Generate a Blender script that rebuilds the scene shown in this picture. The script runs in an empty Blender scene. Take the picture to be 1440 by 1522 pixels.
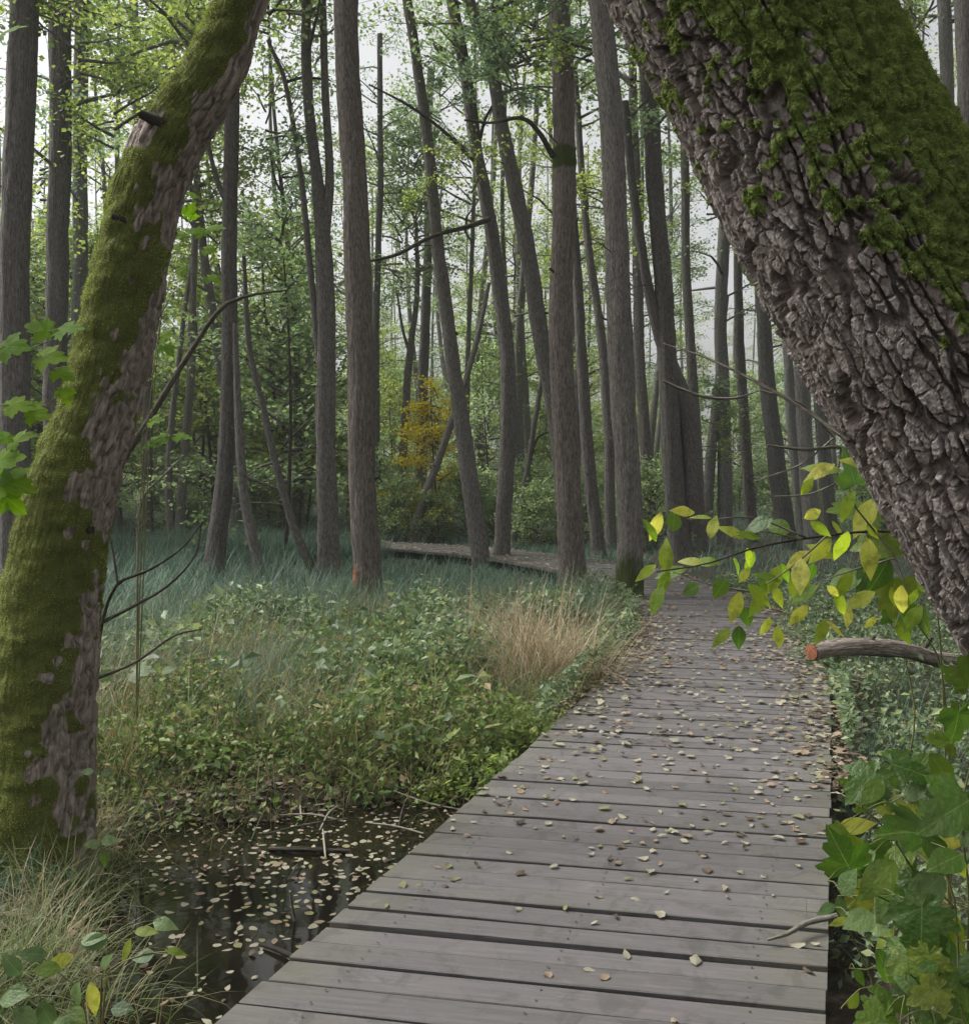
import bpy, math, random
import numpy as np
from mathutils import Vector, Matrix

random.seed(7)
RNG = np.random.default_rng(7)
SC = bpy.context.scene
COL = SC.collection
R = math.radians

# ------------------------------------------------------------------ camera
CAM_H, F, CX, CY, HORIZON = 1.6, 1440.0, 720.0, 761.0, 705.0
PITCH = math.atan((CY - HORIZON) / F)
cd = bpy.data.cameras.new('camera')
cam = bpy.data.objects.new('camera', cd)
COL.objects.link(cam)
cam.location = (0, 0, CAM_H)
cam.rotation_euler = (math.pi / 2 - PITCH, 0, 0)
cd.sensor_fit = 'HORIZONTAL'
cd.sensor_width = 36.0
cd.lens = 36.0
cd.clip_start = 0.05
cd.clip_end = 2000
SC.camera = cam

# ------------------------------------------------------------------ sky and light
SUN_EL, SUN_AZ = 52.0, -72.0          # azimuth measured from +Y towards +X
w = bpy.data.worlds.new('World')
SC.world = w
w.use_nodes = True
nt = w.node_tree
nt.nodes.clear()
out = nt.nodes.new('ShaderNodeOutputWorld')
bg = nt.nodes.new('ShaderNodeBackground')
sky = nt.nodes.new('ShaderNodeTexSky')
sky.sky_type = 'NISHITA'
sky.sun_disc = False
sky.sun_elevation = R(SUN_EL)
sky.sun_rotation = R(SUN_AZ)
sky.air_density = 1.0
sky.dust_density = 6.0
sky.ozone_density = 1.0
hs = nt.nodes.new('ShaderNodeHueSaturation')
hs.inputs['Saturation'].default_value = 0.10
nt.links.new(sky.outputs[0], hs.inputs['Color'])
nt.links.new(hs.outputs[0], bg.inputs['Color'])
bg.inputs['Strength'].default_value = 0.072
nt.links.new(bg.outputs[0], out.inputs['Surface'])

sl = bpy.data.lights.new('sun', 'SUN')
sl.energy = 1.5
sl.angle = R(30)
sl.color = (1.0, 0.98, 0.95)
sun = bpy.data.objects.new('sun', sl)
COL.objects.link(sun)
_d = Vector((math.sin(R(SUN_AZ)) * math.cos(R(SUN_EL)), math.cos(R(SUN_AZ)) * math.cos(R(SUN_EL)), math.sin(R(SUN_EL))))
sun.rotation_euler = _d.to_track_quat('Z', 'Y').to_euler()
sun.location = _d * 40

SC.view_settings.view_transform = 'Standard'
SC.view_settings.look = 'None'
SC.view_settings.gamma = 1.0
SC.view_settings.use_curve_mapping = False
SC.view_settings.exposure = 1.5
SC.render.engine = 'CYCLES'
cy = SC.cycles
cy.use_denoising = True
cy.denoiser = 'OPENIMAGEDENOISE'
cy.max_bounces = 8
cy.diffuse_bounces = 4
cy.glossy_bounces = 2
cy.transmission_bounces = 6
cy.volume_bounces = 0
cy.transparent_max_bounces = 4
cy.caustics_reflective = False
cy.caustics_refractive = False
cy.sample_clamp_indirect = 4.0

# ------------------------------------------------------------------ pixel <-> place
CAMP = np.array((0.0, 0.0, CAM_H))
def ray(x, y):
    u, v = (x - CX) / F, (CY - y) / F
    c, s = math.cos(PITCH), math.sin(PITCH)
    return np.array((u, c + v * s, -s + v * c))
def P(x, y, Y):
    d = ray(x, y)
    return CAMP + d * (Y / d[1])
def G(x, y, z=-0.2):
    d = ray(x, y)
    return CAMP + d * ((z - CAM_H) / d[2])
def unit(v):
    v = np.asarray(v, float)
    return v / (np.linalg.norm(v) + 1e-12)

# ------------------------------------------------------------------ noise
def _hash(ix, iy, iz, seed):
    h = (ix.astype(np.uint32) * np.uint32(374761393) + iy.astype(np.uint32) * np.uint32(668265263)
         + iz.astype(np.uint32) * np.uint32(2147483647) + np.uint32((seed * 974634777) & 0xffffffff))
    h = (h ^ (h >> np.uint32(13))) * np.uint32(1274126177)
    h = (h ^ (h >> np.uint32(16))) * np.uint32(2246822519)
    h = h ^ (h >> np.uint32(13))
    return (h & np.uint32(0xffffff)).astype(np.float64) / 16777216.0
def vnoise(p, seed=0):
    p = np.asarray(p, float)
    i = np.floor(p).astype(np.int64)
    f = p - i
    f = f * f * (3 - 2 * f)
    r = 0
    for dx in (0, 1):
        wx = f[:, 0] if dx else 1 - f[:, 0]
        for dy in (0, 1):
            wy = f[:, 1] if dy else 1 - f[:, 1]
            for dz in (0, 1):
                wz = f[:, 2] if dz else 1 - f[:, 2]
                r = r + wx * wy * wz * _hash(i[:, 0] + dx, i[:, 1] + dy, i[:, 2] + dz, seed)
    return r * 2 - 1
def fbm(p, o=4, seed=0):
    a, t, r = 1.0, 0.0, 0
    for k in range(o):
        r = r + a * vnoise(np.asarray(p) * 2 ** k, seed + k * 17)
        t += a
        a *= 0.5
    return r / t
def worley(p, seed=0):
    p = np.asarray(p, float)
    i = np.floor(p).astype(np.int64)
    f1 = np.full(len(p), 9.0)
    f2 = np.full(len(p), 9.0)
    cr = np.zeros(len(p))
    for dx in (-1, 0, 1):
        for dy in (-1, 0, 1):
            for dz in (-1, 0, 1):
                a, b, c = i[:, 0] + dx, i[:, 1] + dy, i[:, 2] + dz
                q = np.stack((a + _hash(a, b, c, seed), b + _hash(a, b, c, seed + 1), c + _hash(a, b, c, seed + 2)), 1)
                d = np.linalg.norm(q - p, axis=1)
                nr = d < f1
                f2 = np.where(nr, f1, np.minimum(f2, d))
                cr = np.where(nr, _hash(a, b, c, seed + 3), cr)
                f1 = np.where(nr, d, f1)
    return f1, f2, cr
def sstep(a, b, x):
    t = np.clip((x - a) / (b - a), 0, 1)
    return t * t * (3 - 2 * t)

# ------------------------------------------------------------------ mesh building
class MB:
    """collects vertices, polygons and point attributes, then makes ONE mesh"""
    def __init__(self):
        self.V, self.P, self.n, self.A, self.M = [], [], 0, {}, []
    def add(self, V, polys, mat=0, **attrs):
        V = np.asarray(V, float).reshape(-1, 3)
        for Pn in (polys if isinstance(polys, list) else [polys]):
            Pn = np.asarray(Pn, np.int64)
            self.P.append(Pn + self.n)
            self.M.append(np.full(len(Pn), mat, np.int32))
        for k in set(self.A) | set(attrs):
            a = attrs.get(k)
            dim = 3 if k == 'bark_co' else 1
            if k not in self.A:
                self.A[k] = [np.zeros((self.n, dim))] if self.n else []
            self.A[k].append(np.zeros((len(V), dim)) if a is None else np.asarray(a, float).reshape(len(V), dim))
        self.V.append(V)
        self.n += len(V)
        return self
    def mesh(self, name, mats, smooth=True):
        me = bpy.data.meshes.new(name)
        V = np.concatenate(self.V)
        me.vertices.add(len(V))
        me.vertices.foreach_set('co', V.astype(np.float32).ravel())
        li = np.concatenate([p.ravel() for p in self.P])
        tot = np.concatenate([np.full(len(p), p.shape[1]) for p in self.P])
        me.loops.add(len(li))
        me.loops.foreach_set('vertex_index', li.astype(np.int32))
        me.polygons.add(len(tot))
        st = np.concatenate(([0], np.cumsum(tot)[:-1]))
        me.polygons.foreach_set('loop_start', st.astype(np.int32))
        me.polygons.foreach_set('loop_total', tot.astype(np.int32))
        me.polygons.foreach_set('material_index', np.concatenate(self.M))
        for m in (mats if isinstance(mats, (list, tuple)) else [mats]):
            me.materials.append(m)
        for k, a in self.A.items():
            a = np.concatenate(a).astype(np.float32)
            if a.shape[1] == 3:
                me.attributes.new(k, 'FLOAT_VECTOR', 'POINT').data.foreach_set('vector', a.ravel())
            else:
                me.attributes.new(k, 'FLOAT', 'POINT').data.foreach_set('value', a.ravel())
        me.update(calc_edges=True)
        me.polygons.foreach_set('use_smooth', np.full(len(tot), smooth))
        me.validate()
        return me

def link(name, me, parent=None, loc=None, rot=None, scale=None):
    o = bpy.data.objects.new(name, me)
    COL.objects.link(o)
    if parent is not None:
        o.parent = parent
    if loc is not None:
        o.location = Vector([float(c) for c in loc])
    if rot is not None:
        o.rotation_euler = rot
    if scale is not None:
        o.scale = (scale,) * 3 if np.isscalar(scale) else scale
    return o
def tag(o, label, cat, group=None):
    o['label'] = label
    o['category'] = cat
    if group:
        o['group'] = group
    return o
def thing(name, label, cat, loc=(0, 0, 0), group=None, rz=0.0):
    o = link(name, None, loc=loc, rot=(0, 0, rz))
    o.empty_display_size = 0.1
    return tag(o, label, cat, group)
def kind(o, k):
    o['kind'] = k
    return o

def spline(pts, n):
    """Catmull-Rom through rows of pts (any dimension), n samples evenly along the chord"""
    p = np.asarray(pts, float)
    d = np.concatenate(([0], np.cumsum(np.linalg.norm(np.diff(p[:, :3], axis=0), axis=1) + 1e-9)))
    m = np.zeros_like(p)
    m[1:-1] = (p[2:] - p[:-2]) / (d[2:] - d[:-2])[:, None]
    m[0] = (p[1] - p[0]) / (d[1] - d[0])
    m[-1] = (p[-1] - p[-2]) / (d[-1] - d[-2])
    t = np.linspace(0, d[-1], n) if np.isscalar(n) else np.asarray(n) * d[-1]
    k = np.clip(np.searchsorted(d, t, 'right') - 1, 0, len(d) - 2)
    h = (d[k + 1] - d[k])[:, None]
    s = ((t - d[k]) / (d[k + 1] - d[k]))[:, None]
    return ((2 * s**3 - 3 * s**2 + 1) * p[k] + (s**3 - 2 * s**2 + s) * h * m[k]
            + (-2 * s**3 + 3 * s**2) * p[k + 1] + (s**3 - s**2) * h * m[k + 1])

def frames(C):
    T = np.gradient(C, axis=0)
    T /= np.linalg.norm(T, axis=1)[:, None] + 1e-12
    ref = np.array((0, -1.0, 0)) if abs(T[0][1]) < 0.9 else np.array((1.0, 0, 0))
    N = np.zeros_like(C)
    n = ref - T[0] * ref.dot(T[0])
    for i in range(len(C)):
        n = n - T[i] * n.dot(T[i])
        n = n / np.linalg.norm(n)
        N[i] = n
    return T, N, np.cross(T, N)
def tube_geo(C, rad, sides=12, ang=None):
    """returns V (rings,sides,3), outward normals, trunk coordinates, quads"""
    C = np.asarray(C, float)
    rad = np.broadcast_to(np.asarray(rad, float), (len(C),))
    T, N, B = frames(C)
    a = np.linspace(0, 2 * math.pi, sides, endpoint=False) if ang is None else ang
    sides = len(a)
    nr = N[:, None, :] * np.cos(a)[None, :, None] + B[:, None, :] * np.sin(a)[None, :, None]
    V = C[:, None, :] + nr * rad[:, None, None]
    s = np.concatenate(([0], np.cumsum(np.linalg.norm(np.diff(C, axis=0), axis=1))))
    rr = np.full(len(C), float(rad.mean()))
    co = np.stack((rr[:, None] * np.cos(a)[None], rr[:, None] * np.sin(a)[None], np.repeat(s[:, None], sides, 1)), 2)
    i = np.arange(len(C) - 1)[:, None] * sides
    j = np.arange(sides)[None]
    k = (j + 1) % sides
    Q = np.stack((i + j, i + k, i + sides + k, i + sides + j), 2).reshape(-1, 4)
    return V, nr, co, Q
def add_tube(mb, C, rad, sides=6, mat=0, rough=0.0, seed=0, caps=True, moss=None):
    V, nr, co, Q = tube_geo(C, rad, sides)
    if rough:
        h_ = fbm(co.reshape(-1, 3) * np.array((9, 9, 2.5)), 3, seed)
        if sides >= 30:
            h_ = h_ + 0.55 * (1 - 2.2 * np.abs(vnoise(co.reshape(-1, 3) * np.array((38, 38, 3.2)), seed + 3)))
        V = V + nr * (h_.reshape(V.shape[:2]) * rough)[:, :, None]
    n0 = V.shape[0] * V.shape[1]
    kw = dict(bark_co=co.reshape(-1, 3))
    if moss is not None:
        kw['moss'] = moss(V, nr, co).reshape(-1)
    mb.add(V.reshape(-1, 3), [Q], mat, **kw)
    if caps:
        V0, V1 = V[0], V[-1]
        for ring, flip in ((V0, True), (V1, False)):
            idx = np.arange(len(ring))[None]
            kk = dict(bark_co=np.zeros((len(ring), 3)))
            if moss is not None:
                kk['moss'] = np.zeros(len(ring))
            mb.add(ring, [idx[:, ::-1] if flip else idx], mat, **kk)

# ------------------------------------------------------------------ materials
def new_mat(name):
    m = bpy.data.materials.new(name)
    m.use_nodes = True
    t = m.node_tree
    t.nodes.clear()
    o = t.nodes.new('ShaderNodeOutputMaterial')
    return m, t, o
def nd(t, typ, **kw):
    n = t.nodes.new(typ)
    for k, v in kw.items():
        if hasattr(n, k):
            setattr(n, k, v)
        else:
            n.inputs[k.replace('_', ' ')].default_value = v
    return n
def ramp(t, src, stops, interp='LINEAR'):
    r = t.nodes.new('ShaderNodeValToRGB')
    r.color_ramp.interpolation = interp
    e = r.color_ramp.elements
    while len(e) > 1:
        e.remove(e[-1])
    for i, (p, c) in enumerate(stops):
        el = e[0] if i == 0 else e.new(p)
        el.position = p
        el.color = (*c, 1) if len(c) == 3 else c
    t.links.new(src, r.inputs[0])
    return r.outputs[0]
def mixc(t, fac, a, b, mode='MIX'):
    n = t.nodes.new('ShaderNodeMix')
    n.data_type = 'RGBA'
    n.blend_type = mode
    for s, v in ((n.inputs[0], fac), (n.inputs[6], a), (n.inputs[7], b)):
        if isinstance(v, (int, float)):
            s.default_value = v
        elif isinstance(v, tuple):
            s.default_value = (*v, 1)
        else:
            t.links.new(v, s)
    return n.outputs[2]
def mth(t, op, a, b=None, clamp=False):
    n = t.nodes.new('ShaderNodeMath')
    n.operation = op
    n.use_clamp = clamp
    for s, v in ((n.inputs[0], a), (n.inputs[1], b)):
        if v is None:
            continue
        if isinstance(v, (int, float)):
            s.default_value = v
        else:
            t.links.new(v, s)
    return n.outputs[0]
def noise(t, vec, scale, detail=4, rough=0.55, dist=0.0):
    n = nd(t, 'ShaderNodeTexNoise', Scale=scale, Detail=detail, Roughness=rough, Distortion=dist)
    t.links.new(vec, n.inputs['Vector'])
    return n.outputs[0]
def mapped(t, vec, sc, loc=None):
    n = nd(t, 'ShaderNodeMapping')
    n.inputs['Scale'].default_value = sc
    t.links.new(vec, n.inputs['Vector'])
    if loc is not None:
        t.links.new(loc, n.inputs['Location'])
    return n.outputs[0]
def finish(t, o, col, rough=0.8, bump=None, bstr=0.5, bdist=0.01, spec=0.3, trans=0.0, tcol=None):
    p = nd(t, 'ShaderNodeBsdfPrincipled')
    if isinstance(col, tuple):
        p.inputs['Base Color'].default_value = (*col, 1)
    else:
        t.links.new(col, p.inputs['Base Color'])
    if isinstance(rough, (int, float)):
        p.inputs['Roughness'].default_value = rough
    else:
        t.links.new(rough, p.inputs['Roughness'])
    p.inputs['Specular IOR Level'].default_value = spec
    if bump is not None:
        b = nd(t, 'ShaderNodeBump', Strength=bstr, Distance=bdist)
        t.links.new(bump, b.inputs['Height'])
        t.links.new(b.outputs[0], p.inputs['Normal'])
    last = p.outputs[0]
    if trans:
        tr = nd(t, 'ShaderNodeBsdfTranslucent')
        src = col if tcol is None else tcol
        if isinstance(src, tuple):
            tr.inputs[0].default_value = (*src, 1)
        else:
            t.links.new(src, tr.inputs[0])
        mx = nd(t, 'ShaderNodeMixShader')
        mx.inputs[0].default_value = trans
        t.links.new(last, mx.inputs[1])
        t.links.new(tr.outputs[0], mx.inputs[2])
        last = mx.outputs[0]
    t.links.new(last, o.inputs['Surface'])
    return p

def mat_bark(name, dark, mid, light, fine=1.0, moss_col=(0.045, 0.062, 0.012), bump=0.7, lichen=0.25):
    m, t, o = new_mat(name)
    at = nd(t, 'ShaderNodeAttribute', attribute_name='bark_co').outputs['Vector']
    oi = nd(t, 'ShaderNodeObjectInfo')
    rv = nd(t, 'ShaderNodeCombineXYZ')
    t.links.new(mth(t, 'MULTIPLY', oi.outputs['Random'], 31.0), rv.inputs[2])
    a = mapped(t, at, (1, 1, 0.15), rv.outputs[0])
    b = mapped(t, at, (1, 1, 0.45), rv.outputs[0])
    n1 = noise(t, a, 88 * fine, 6, 0.70, 0.8)
    n4 = noise(t, mapped(t, at, (1, 1, 0.07), rv.outputs[0]), 26 * fine, 3, 0.5, 0.5)
    crack = ramp(t, mth(t, 'ABSOLUTE', mth(t, 'SUBTRACT', n4, 0.5)), [(0.0, (0, 0, 0)), (0.10, (1, 1, 1))])
    n2 = noise(t, b, 7, 4, 0.6)
    n3 = noise(t, b, 90 * fine, 3, 0.6)
    c = ramp(t, n1, [(0.36, dark), (0.48, mid), (0.62, light)])
    c = mixc(t, mth(t, 'MULTIPLY', n2, 0.35), c, mid)
    # pale lichen blotches
    li = ramp(t, n2, [(0.55, (0, 0, 0)), (0.72, (1, 1, 1))])
    c = mixc(t, mth(t, 'MULTIPLY', li, lichen), c, (0.20, 0.20, 0.17))
    v = nd(t, 'ShaderNodeHueSaturation')
    t.links.new(c, v.inputs['Color'])
    t.links.new(mth(t, 'ADD', mth(t, 'MULTIPLY', oi.outputs['Random'], 0.5), 0.75), v.inputs['Value'])
    ms = nd(t, 'ShaderNodeAttribute', attribute_name='moss').outputs['Fac']
    mm = mth(t, 'ADD', ms, mth(t, 'MULTIPLY', mth(t, 'SUBTRACT', n2, 0.5), 0.9))
    mm = ramp(t, mth(t, 'MULTIPLY', mm, ramp(t, ms, [(0.0, (0, 0, 0)), (0.08, (1, 1, 1))])), [(0.38, (0, 0, 0)), (0.62, (1, 1, 1))])
    mc = mixc(t, n3, tuple(x * 0.6 for x in moss_col), tuple(x * 1.5 for x in moss_col))
    c = mixc(t, mm, v.outputs[0], mc)
    h = mth(t, 'ADD', mth(t, 'ADD', n1, mth(t, 'MULTIPLY', crack, 0.9)), mth(t, 'MULTIPLY', n3, 0.35))
    finish(t, o, c, 0.9, h, bump, 0.03, 0.2)
    return m

def mat_leaf(name, stops, trans=0.4, tboost=1.5, rough=0.5, spec=0.35, islands=True, veins=False, objmix=0.5, patch=0.0):
    """leaf colours spread over `stops`, a random one for each leaf and a shift for each plant"""
    m, t, o = new_mat(name)
    oi = nd(t, 'ShaderNodeObjectInfo').outputs['Random']
    if islands:
        ri = nd(t, 'ShaderNodeNewGeometry').outputs['Random Per Island']
        f = mth(t, 'ADD', mth(t, 'MULTIPLY', ri, 1 - objmix), mth(t, 'MULTIPLY', oi, objmix))
    else:
        f = oi
    if patch:
        pn = noise(t, nd(t, 'ShaderNodeTexCoord').outputs['Object'], patch, 4, 0.6)
        f = mth(t, 'ADD', mth(t, 'MULTIPLY', f, 0.45), mth(t, 'MULTIPLY', mth(t, 'SUBTRACT', pn, 0.30), 1.45), True)
    c = ramp(t, f, stops)
    bumpn = None
    if veins:
        tc = nd(t, 'ShaderNodeTexCoord').outputs['Object']
        sx = nd(t, 'ShaderNodeSeparateXYZ')
        t.links.new(tc, sx.inputs[0])
        ax = mth(t, 'ABSOLUTE', sx.outputs[0])
        mid = mth(t, 'LESS_THAN', ax, 0.012)
        sv = mth(t, 'SINE', mth(t, 'MULTIPLY', mth(t, 'SUBTRACT', sx.outputs[1], mth(t, 'MULTIPLY', ax, 0.9)), 46.0))
        svr = ramp(t, sv, [(0.90, (0, 0, 0)), (0.995, (1, 1, 1))])
        bumpn = noise(t, tc, 9.0, 3)
        rv2 = nd(t, 'ShaderNodeCombineXYZ')
        t.links.new(mth(t, 'MULTIPLY', oi, 40.0), rv2.inputs[2])
        spots = noise(t, mapped(t, tc, (1, 1, 1), rv2.outputs[0]), 11.0, 4, 0.6)
        blem = ramp(t, spots, [(0.63, (0, 0, 0)), (0.70, (0.75, 0.75, 0.75))])
        tone = noise(t, mapped(t, tc, (1, 1, 1), rv2.outputs[0]), 2.2, 4, 0.6)
        c = mixc(t, mth(t, 'MULTIPLY', svr, 0.13), c, (0.22, 0.30, 0.10))
        c = mixc(t, mth(t, 'MULTIPLY', mid, 0.35), c, (0.25, 0.33, 0.12))
        c = mixc(t, blem, c, (0.12, 0.075, 0.025))
        c = mixc(t, ramp(t, tone, [(0.35, (0.5, 0.5, 0.5)), (0.5, (0, 0, 0))]), c, (0.045, 0.075, 0.015))
        bl = noise(t, tc, 3.0, 3)
        c = mixc(t, ramp(t, bl, [(0.5, (0, 0, 0)), (0.8, (0.45, 0.45, 0.45))]), c, (0.12, 0.13, 0.03))
    hv = nd(t, 'ShaderNodeHueSaturation', Saturation=1.1, Value=tboost)
    t.links.new(c, hv.inputs['Color'])
    finish(t, o, c, rough, bumpn, 0.25, 0.02, spec, trans, hv.outputs[0])
    return m

M = {}
M['bark'] = mat_bark('alder_bark', (0.0500, 0.0438, 0.0375), (0.1363, 0.1237, 0.1112), (0.2600, 0.2413, 0.2213))
M['bark_red'] = mat_bark('reddish_bark', (0.0537, 0.0425, 0.0363), (0.1487, 0.1225, 0.1050), (0.2800, 0.2388, 0.2150), 0.8)
M['bark_far'] = mat_bark('grey_far_bark', (0.0663, 0.0625, 0.0575), (0.1438, 0.1388, 0.1275), (0.2562, 0.2475, 0.2350))
M['bark_moss'] = mat_bark('mossy_trunk_bark', (0.0690, 0.0540, 0.0437), (0.1863, 0.1518, 0.1276), (0.3519, 0.2979, 0.2645), 0.7, (0.1023, 0.1150, 0.0276))
M['twig'] = mat_bark('twig_bark', (0.03, 0.024, 0.018), (0.07, 0.058, 0.045), (0.13, 0.115, 0.095), 1.5)
M['pale_twig'] = mat_bark('pale_twig_bark', (0.10, 0.09, 0.07), (0.19, 0.175, 0.14), (0.30, 0.28, 0.24), 1.5)

def mat_big_bark():
    m, t, o = new_mat('plated_bark')
    at = nd(t, 'ShaderNodeAttribute', attribute_name='bark_co').outputs['Vector']
    cell = nd(t, 'ShaderNodeAttribute', attribute_name='plate').outputs['Fac']
    ms = nd(t, 'ShaderNodeAttribute', attribute_name='moss').outputs['Fac']
    b = mapped(t, at, (1, 1, 0.45))
    n1 = noise(t, b, 75, 7, 0.72)
    n2 = noise(t, b, 9, 4, 0.6)
    n3 = noise(t, b, 260, 3, 0.6)
    c = ramp(t, cell, [(0.10, (0.150, 0.124, 0.110)), (0.40, (0.225, 0.192, 0.174)), (0.62, (0.300, 0.262, 0.243)), (0.90, (0.40, 0.358, 0.340))])
    c = mixc(t, ramp(t, n1, [(0.35, (0, 0, 0)), (0.65, (0.750, 0.750, 0.750))]), c, (0.144, 0.119, 0.104))
    c = mixc(t, ramp(t, n2, [(0.52, (0, 0, 0)), (0.75, (0.550, 0.550, 0.550))]), c, (0.324, 0.277, 0.274))
    mc = ramp(t, n1, [(0.3, (0.0658, 0.0966, 0.0228)), (0.7, (0.1536, 0.2019, 0.0553))])
    c = mixc(t, ramp(t, ms, [(0.35, (0, 0, 0)), (0.6, (1, 1, 1))]), c, mc)
    finish(t, o, c, 0.9, mth(t, 'ADD', n1, mth(t, 'MULTIPLY', n3, 0.5)), 0.8, 0.008, 0.15)
    return m
M['big_bark'] = mat_big_bark()
M['moss'] = mat_leaf('moss', [(0.0, (0.0784, 0.1111, 0.0237)), (0.5, (0.1829, 0.2262, 0.0575)), (1.0, (0.3657, 0.4121, 0.1183))], 0.3, 1.3, 0.8, 0.1, True, False, 0.0, 11.0)
M['moss_bright'] = mat_leaf('bright_moss', [(0.0, (0.0492, 0.0658, 0.0204)), (0.3, (0.1230, 0.1525, 0.0375)), (0.6, (0.2296, 0.2687, 0.0648)), (1.0, (0.4428, 0.4937, 0.1279))], 0.3, 1.3, 0.8, 0.1, True, False, 0.0, 6.0)
GREEN = [(0.0, (0.0732, 0.1074, 0.0342)), (0.35, (0.1342, 0.1830, 0.0512)), (0.7, (0.2135, 0.2684, 0.0756)), (1.0, (0.3294, 0.3477, 0.1037))]
COOL = [(0.0, (0.0720, 0.1140, 0.0600)), (0.5, (0.1440, 0.2040, 0.1020)), (1.0, (0.2400, 0.3000, 0.1380))]
M['leaf'] = mat_leaf('alder_leaf', GREEN, 0.55, 2.0)
M['leaf_cool'] = mat_leaf('shade_leaf', COOL, 0.55, 2.0)
M['leaf_light'] = mat_leaf('light_understorey_leaf', [(0.0, (0.11, 0.155, 0.070)), (0.5, (0.185, 0.250, 0.115)), (1.0, (0.27, 0.33, 0.15))], 0.55, 1.9)
M['leaf_yellow'] = mat_leaf('yellowing_leaf', [(0.0, (0.38, 0.34, 0.04)), (1.0, (0.62, 0.52, 0.06))], 0.5, 1.5)
M['sedge'] = mat_leaf('sedge', [(0.0, (0.0522, 0.0972, 0.0728)), (0.6, (0.0997, 0.1674, 0.1176)), (1.0, (0.1805, 0.2538, 0.1680))], 0.3, 1.4, 0.55, 0.3, True, False, 0.0)
M['grass'] = mat_leaf('grass', [(0.0, (0.065, 0.100, 0.034)), (0.6, (0.125, 0.170, 0.060)), (0.85, (0.20, 0.205, 0.08)), (1.0, (0.34, 0.27, 0.15))], 0.3, 1.4, 0.55, 0.3, True, False, 0.0)
M['dry'] = mat_leaf('dry_grass', [(0.0, (0.20, 0.145, 0.09)), (0.6, (0.41, 0.325, 0.215)), (1.0, (0.60, 0.51, 0.37))], 0.25, 1.2, 0.6, 0.2, True, False, 0.0)
M['herb'] = mat_leaf('herb', [(0.0, (0.055, 0.090, 0.040)), (0.4, (0.120, 0.175, 0.085)), (0.8, (0.215, 0.275, 0.160)), (0.93, (0.24, 0.30, 0.11)), (1.0, (0.36, 0.33, 0.18))], 0.35, 1.4, 0.5, 0.4, True, False, 0.0)
M['nettle'] = mat_leaf('nettle', [(0.0, (0.065, 0.110, 0.045)), (0.5, (0.135, 0.205, 0.095)), (0.85, (0.26, 0.33, 0.19)), (1.0, (0.32, 0.37, 0.13))], 0.35, 1.3, 0.45, 0.5, True, False, 0.0)
M['olive'] = mat_leaf('olive_herb', [(0.0, (0.055, 0.088, 0.022)), (0.45, (0.120, 0.185, 0.052)), (0.8, (0.215, 0.28, 0.095)), (0.93, (0.31, 0.29, 0.12)), (1.0, (0.26, 0.16, 0.09))], 0.35, 1.3, 0.55, 0.3, True, False, 0.0)
M['mixed_grass'] = mat_leaf('mixed_grass', [(0.0, (0.060, 0.085, 0.030)), (0.45, (0.125, 0.155, 0.055)), (0.65, (0.20, 0.20, 0.08)), (0.85, (0.33, 0.26, 0.15)), (1.0, (0.24, 0.15, 0.09))], 0.3, 1.3, 0.6, 0.25, True, False, 0.0)
M['stem'] = mat_leaf('green_stem', [(0.0, (0.07, 0.09, 0.025)), (1.0, (0.15, 0.14, 0.05))], 0.0, 1.0, 0.6, 0.3, True)
M['big_leaf'] = mat_leaf('broad_leaf', [(0.0, (0.035, 0.080, 0.014)), (0.5, (0.065, 0.130, 0.018)), (0.85, (0.115, 0.175, 0.026)), (1.0, (0.24, 0.26, 0.04))], 0.5, 2.0, 0.42, 0.4, False, True)
M['pale_leaf'] = mat_leaf('pale_broad_leaf', [(0.0, (0.075, 0.135, 0.045)), (1.0, (0.160, 0.235, 0.085))], 0.4, 1.5, 0.45, 0.4, False, True)
M['lime_leaf'] = mat_leaf('lime_leaf', [(0.0, (0.12, 0.20, 0.024)), (0.5, (0.25, 0.31, 0.040)), (1.0, (0.48, 0.45, 0.10))], 0.6, 2.1, 0.45, 0.35, False, True)
M['maple_leaf'] = mat_leaf('maple_leaf', [(0.0, (0.090, 0.185, 0.012)), (1.0, (0.165, 0.265, 0.020))], 0.6, 1.9, 0.65, 0.12, False, True)
LIT = {'pale': (0.31, 0.285, 0.205), 'tan': (0.25, 0.185, 0.125), 'brown': (0.10, 0.070, 0.048), 'olive': (0.20, 0.195, 0.09), 'rust': (0.27, 0.155, 0.09)}
def mat_litter(name, c):
    m, t, o = new_mat(name)
    tc = nd(t, 'ShaderNodeTexCoord').outputs['Object']
    oi = nd(t, 'ShaderNodeObjectInfo').outputs['Random']
    ri = nd(t, 'ShaderNodeNewGeometry').outputs['Random Per Island']
    n = noise(t, tc, 30, 4)
    f = mth(t, 'ADD', mth(t, 'MULTIPLY', n, 0.7), mth(t, 'MULTIPLY', mth(t, 'ADD', oi, ri), 0.25), True)
    cc = ramp(t, f, [(0.1, tuple(x * 0.55 for x in c)), (0.55, c), (1.0, tuple(min(x * 1.3, 0.6) for x in c))])
    finish(t, o, cc, 0.65, n, 0.3, 0.01, 0.3, 0.2)
    return m
for k, c in LIT.items():
    M['lit_' + k] = mat_litter(k + '_fallen_leaf', c)

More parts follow.
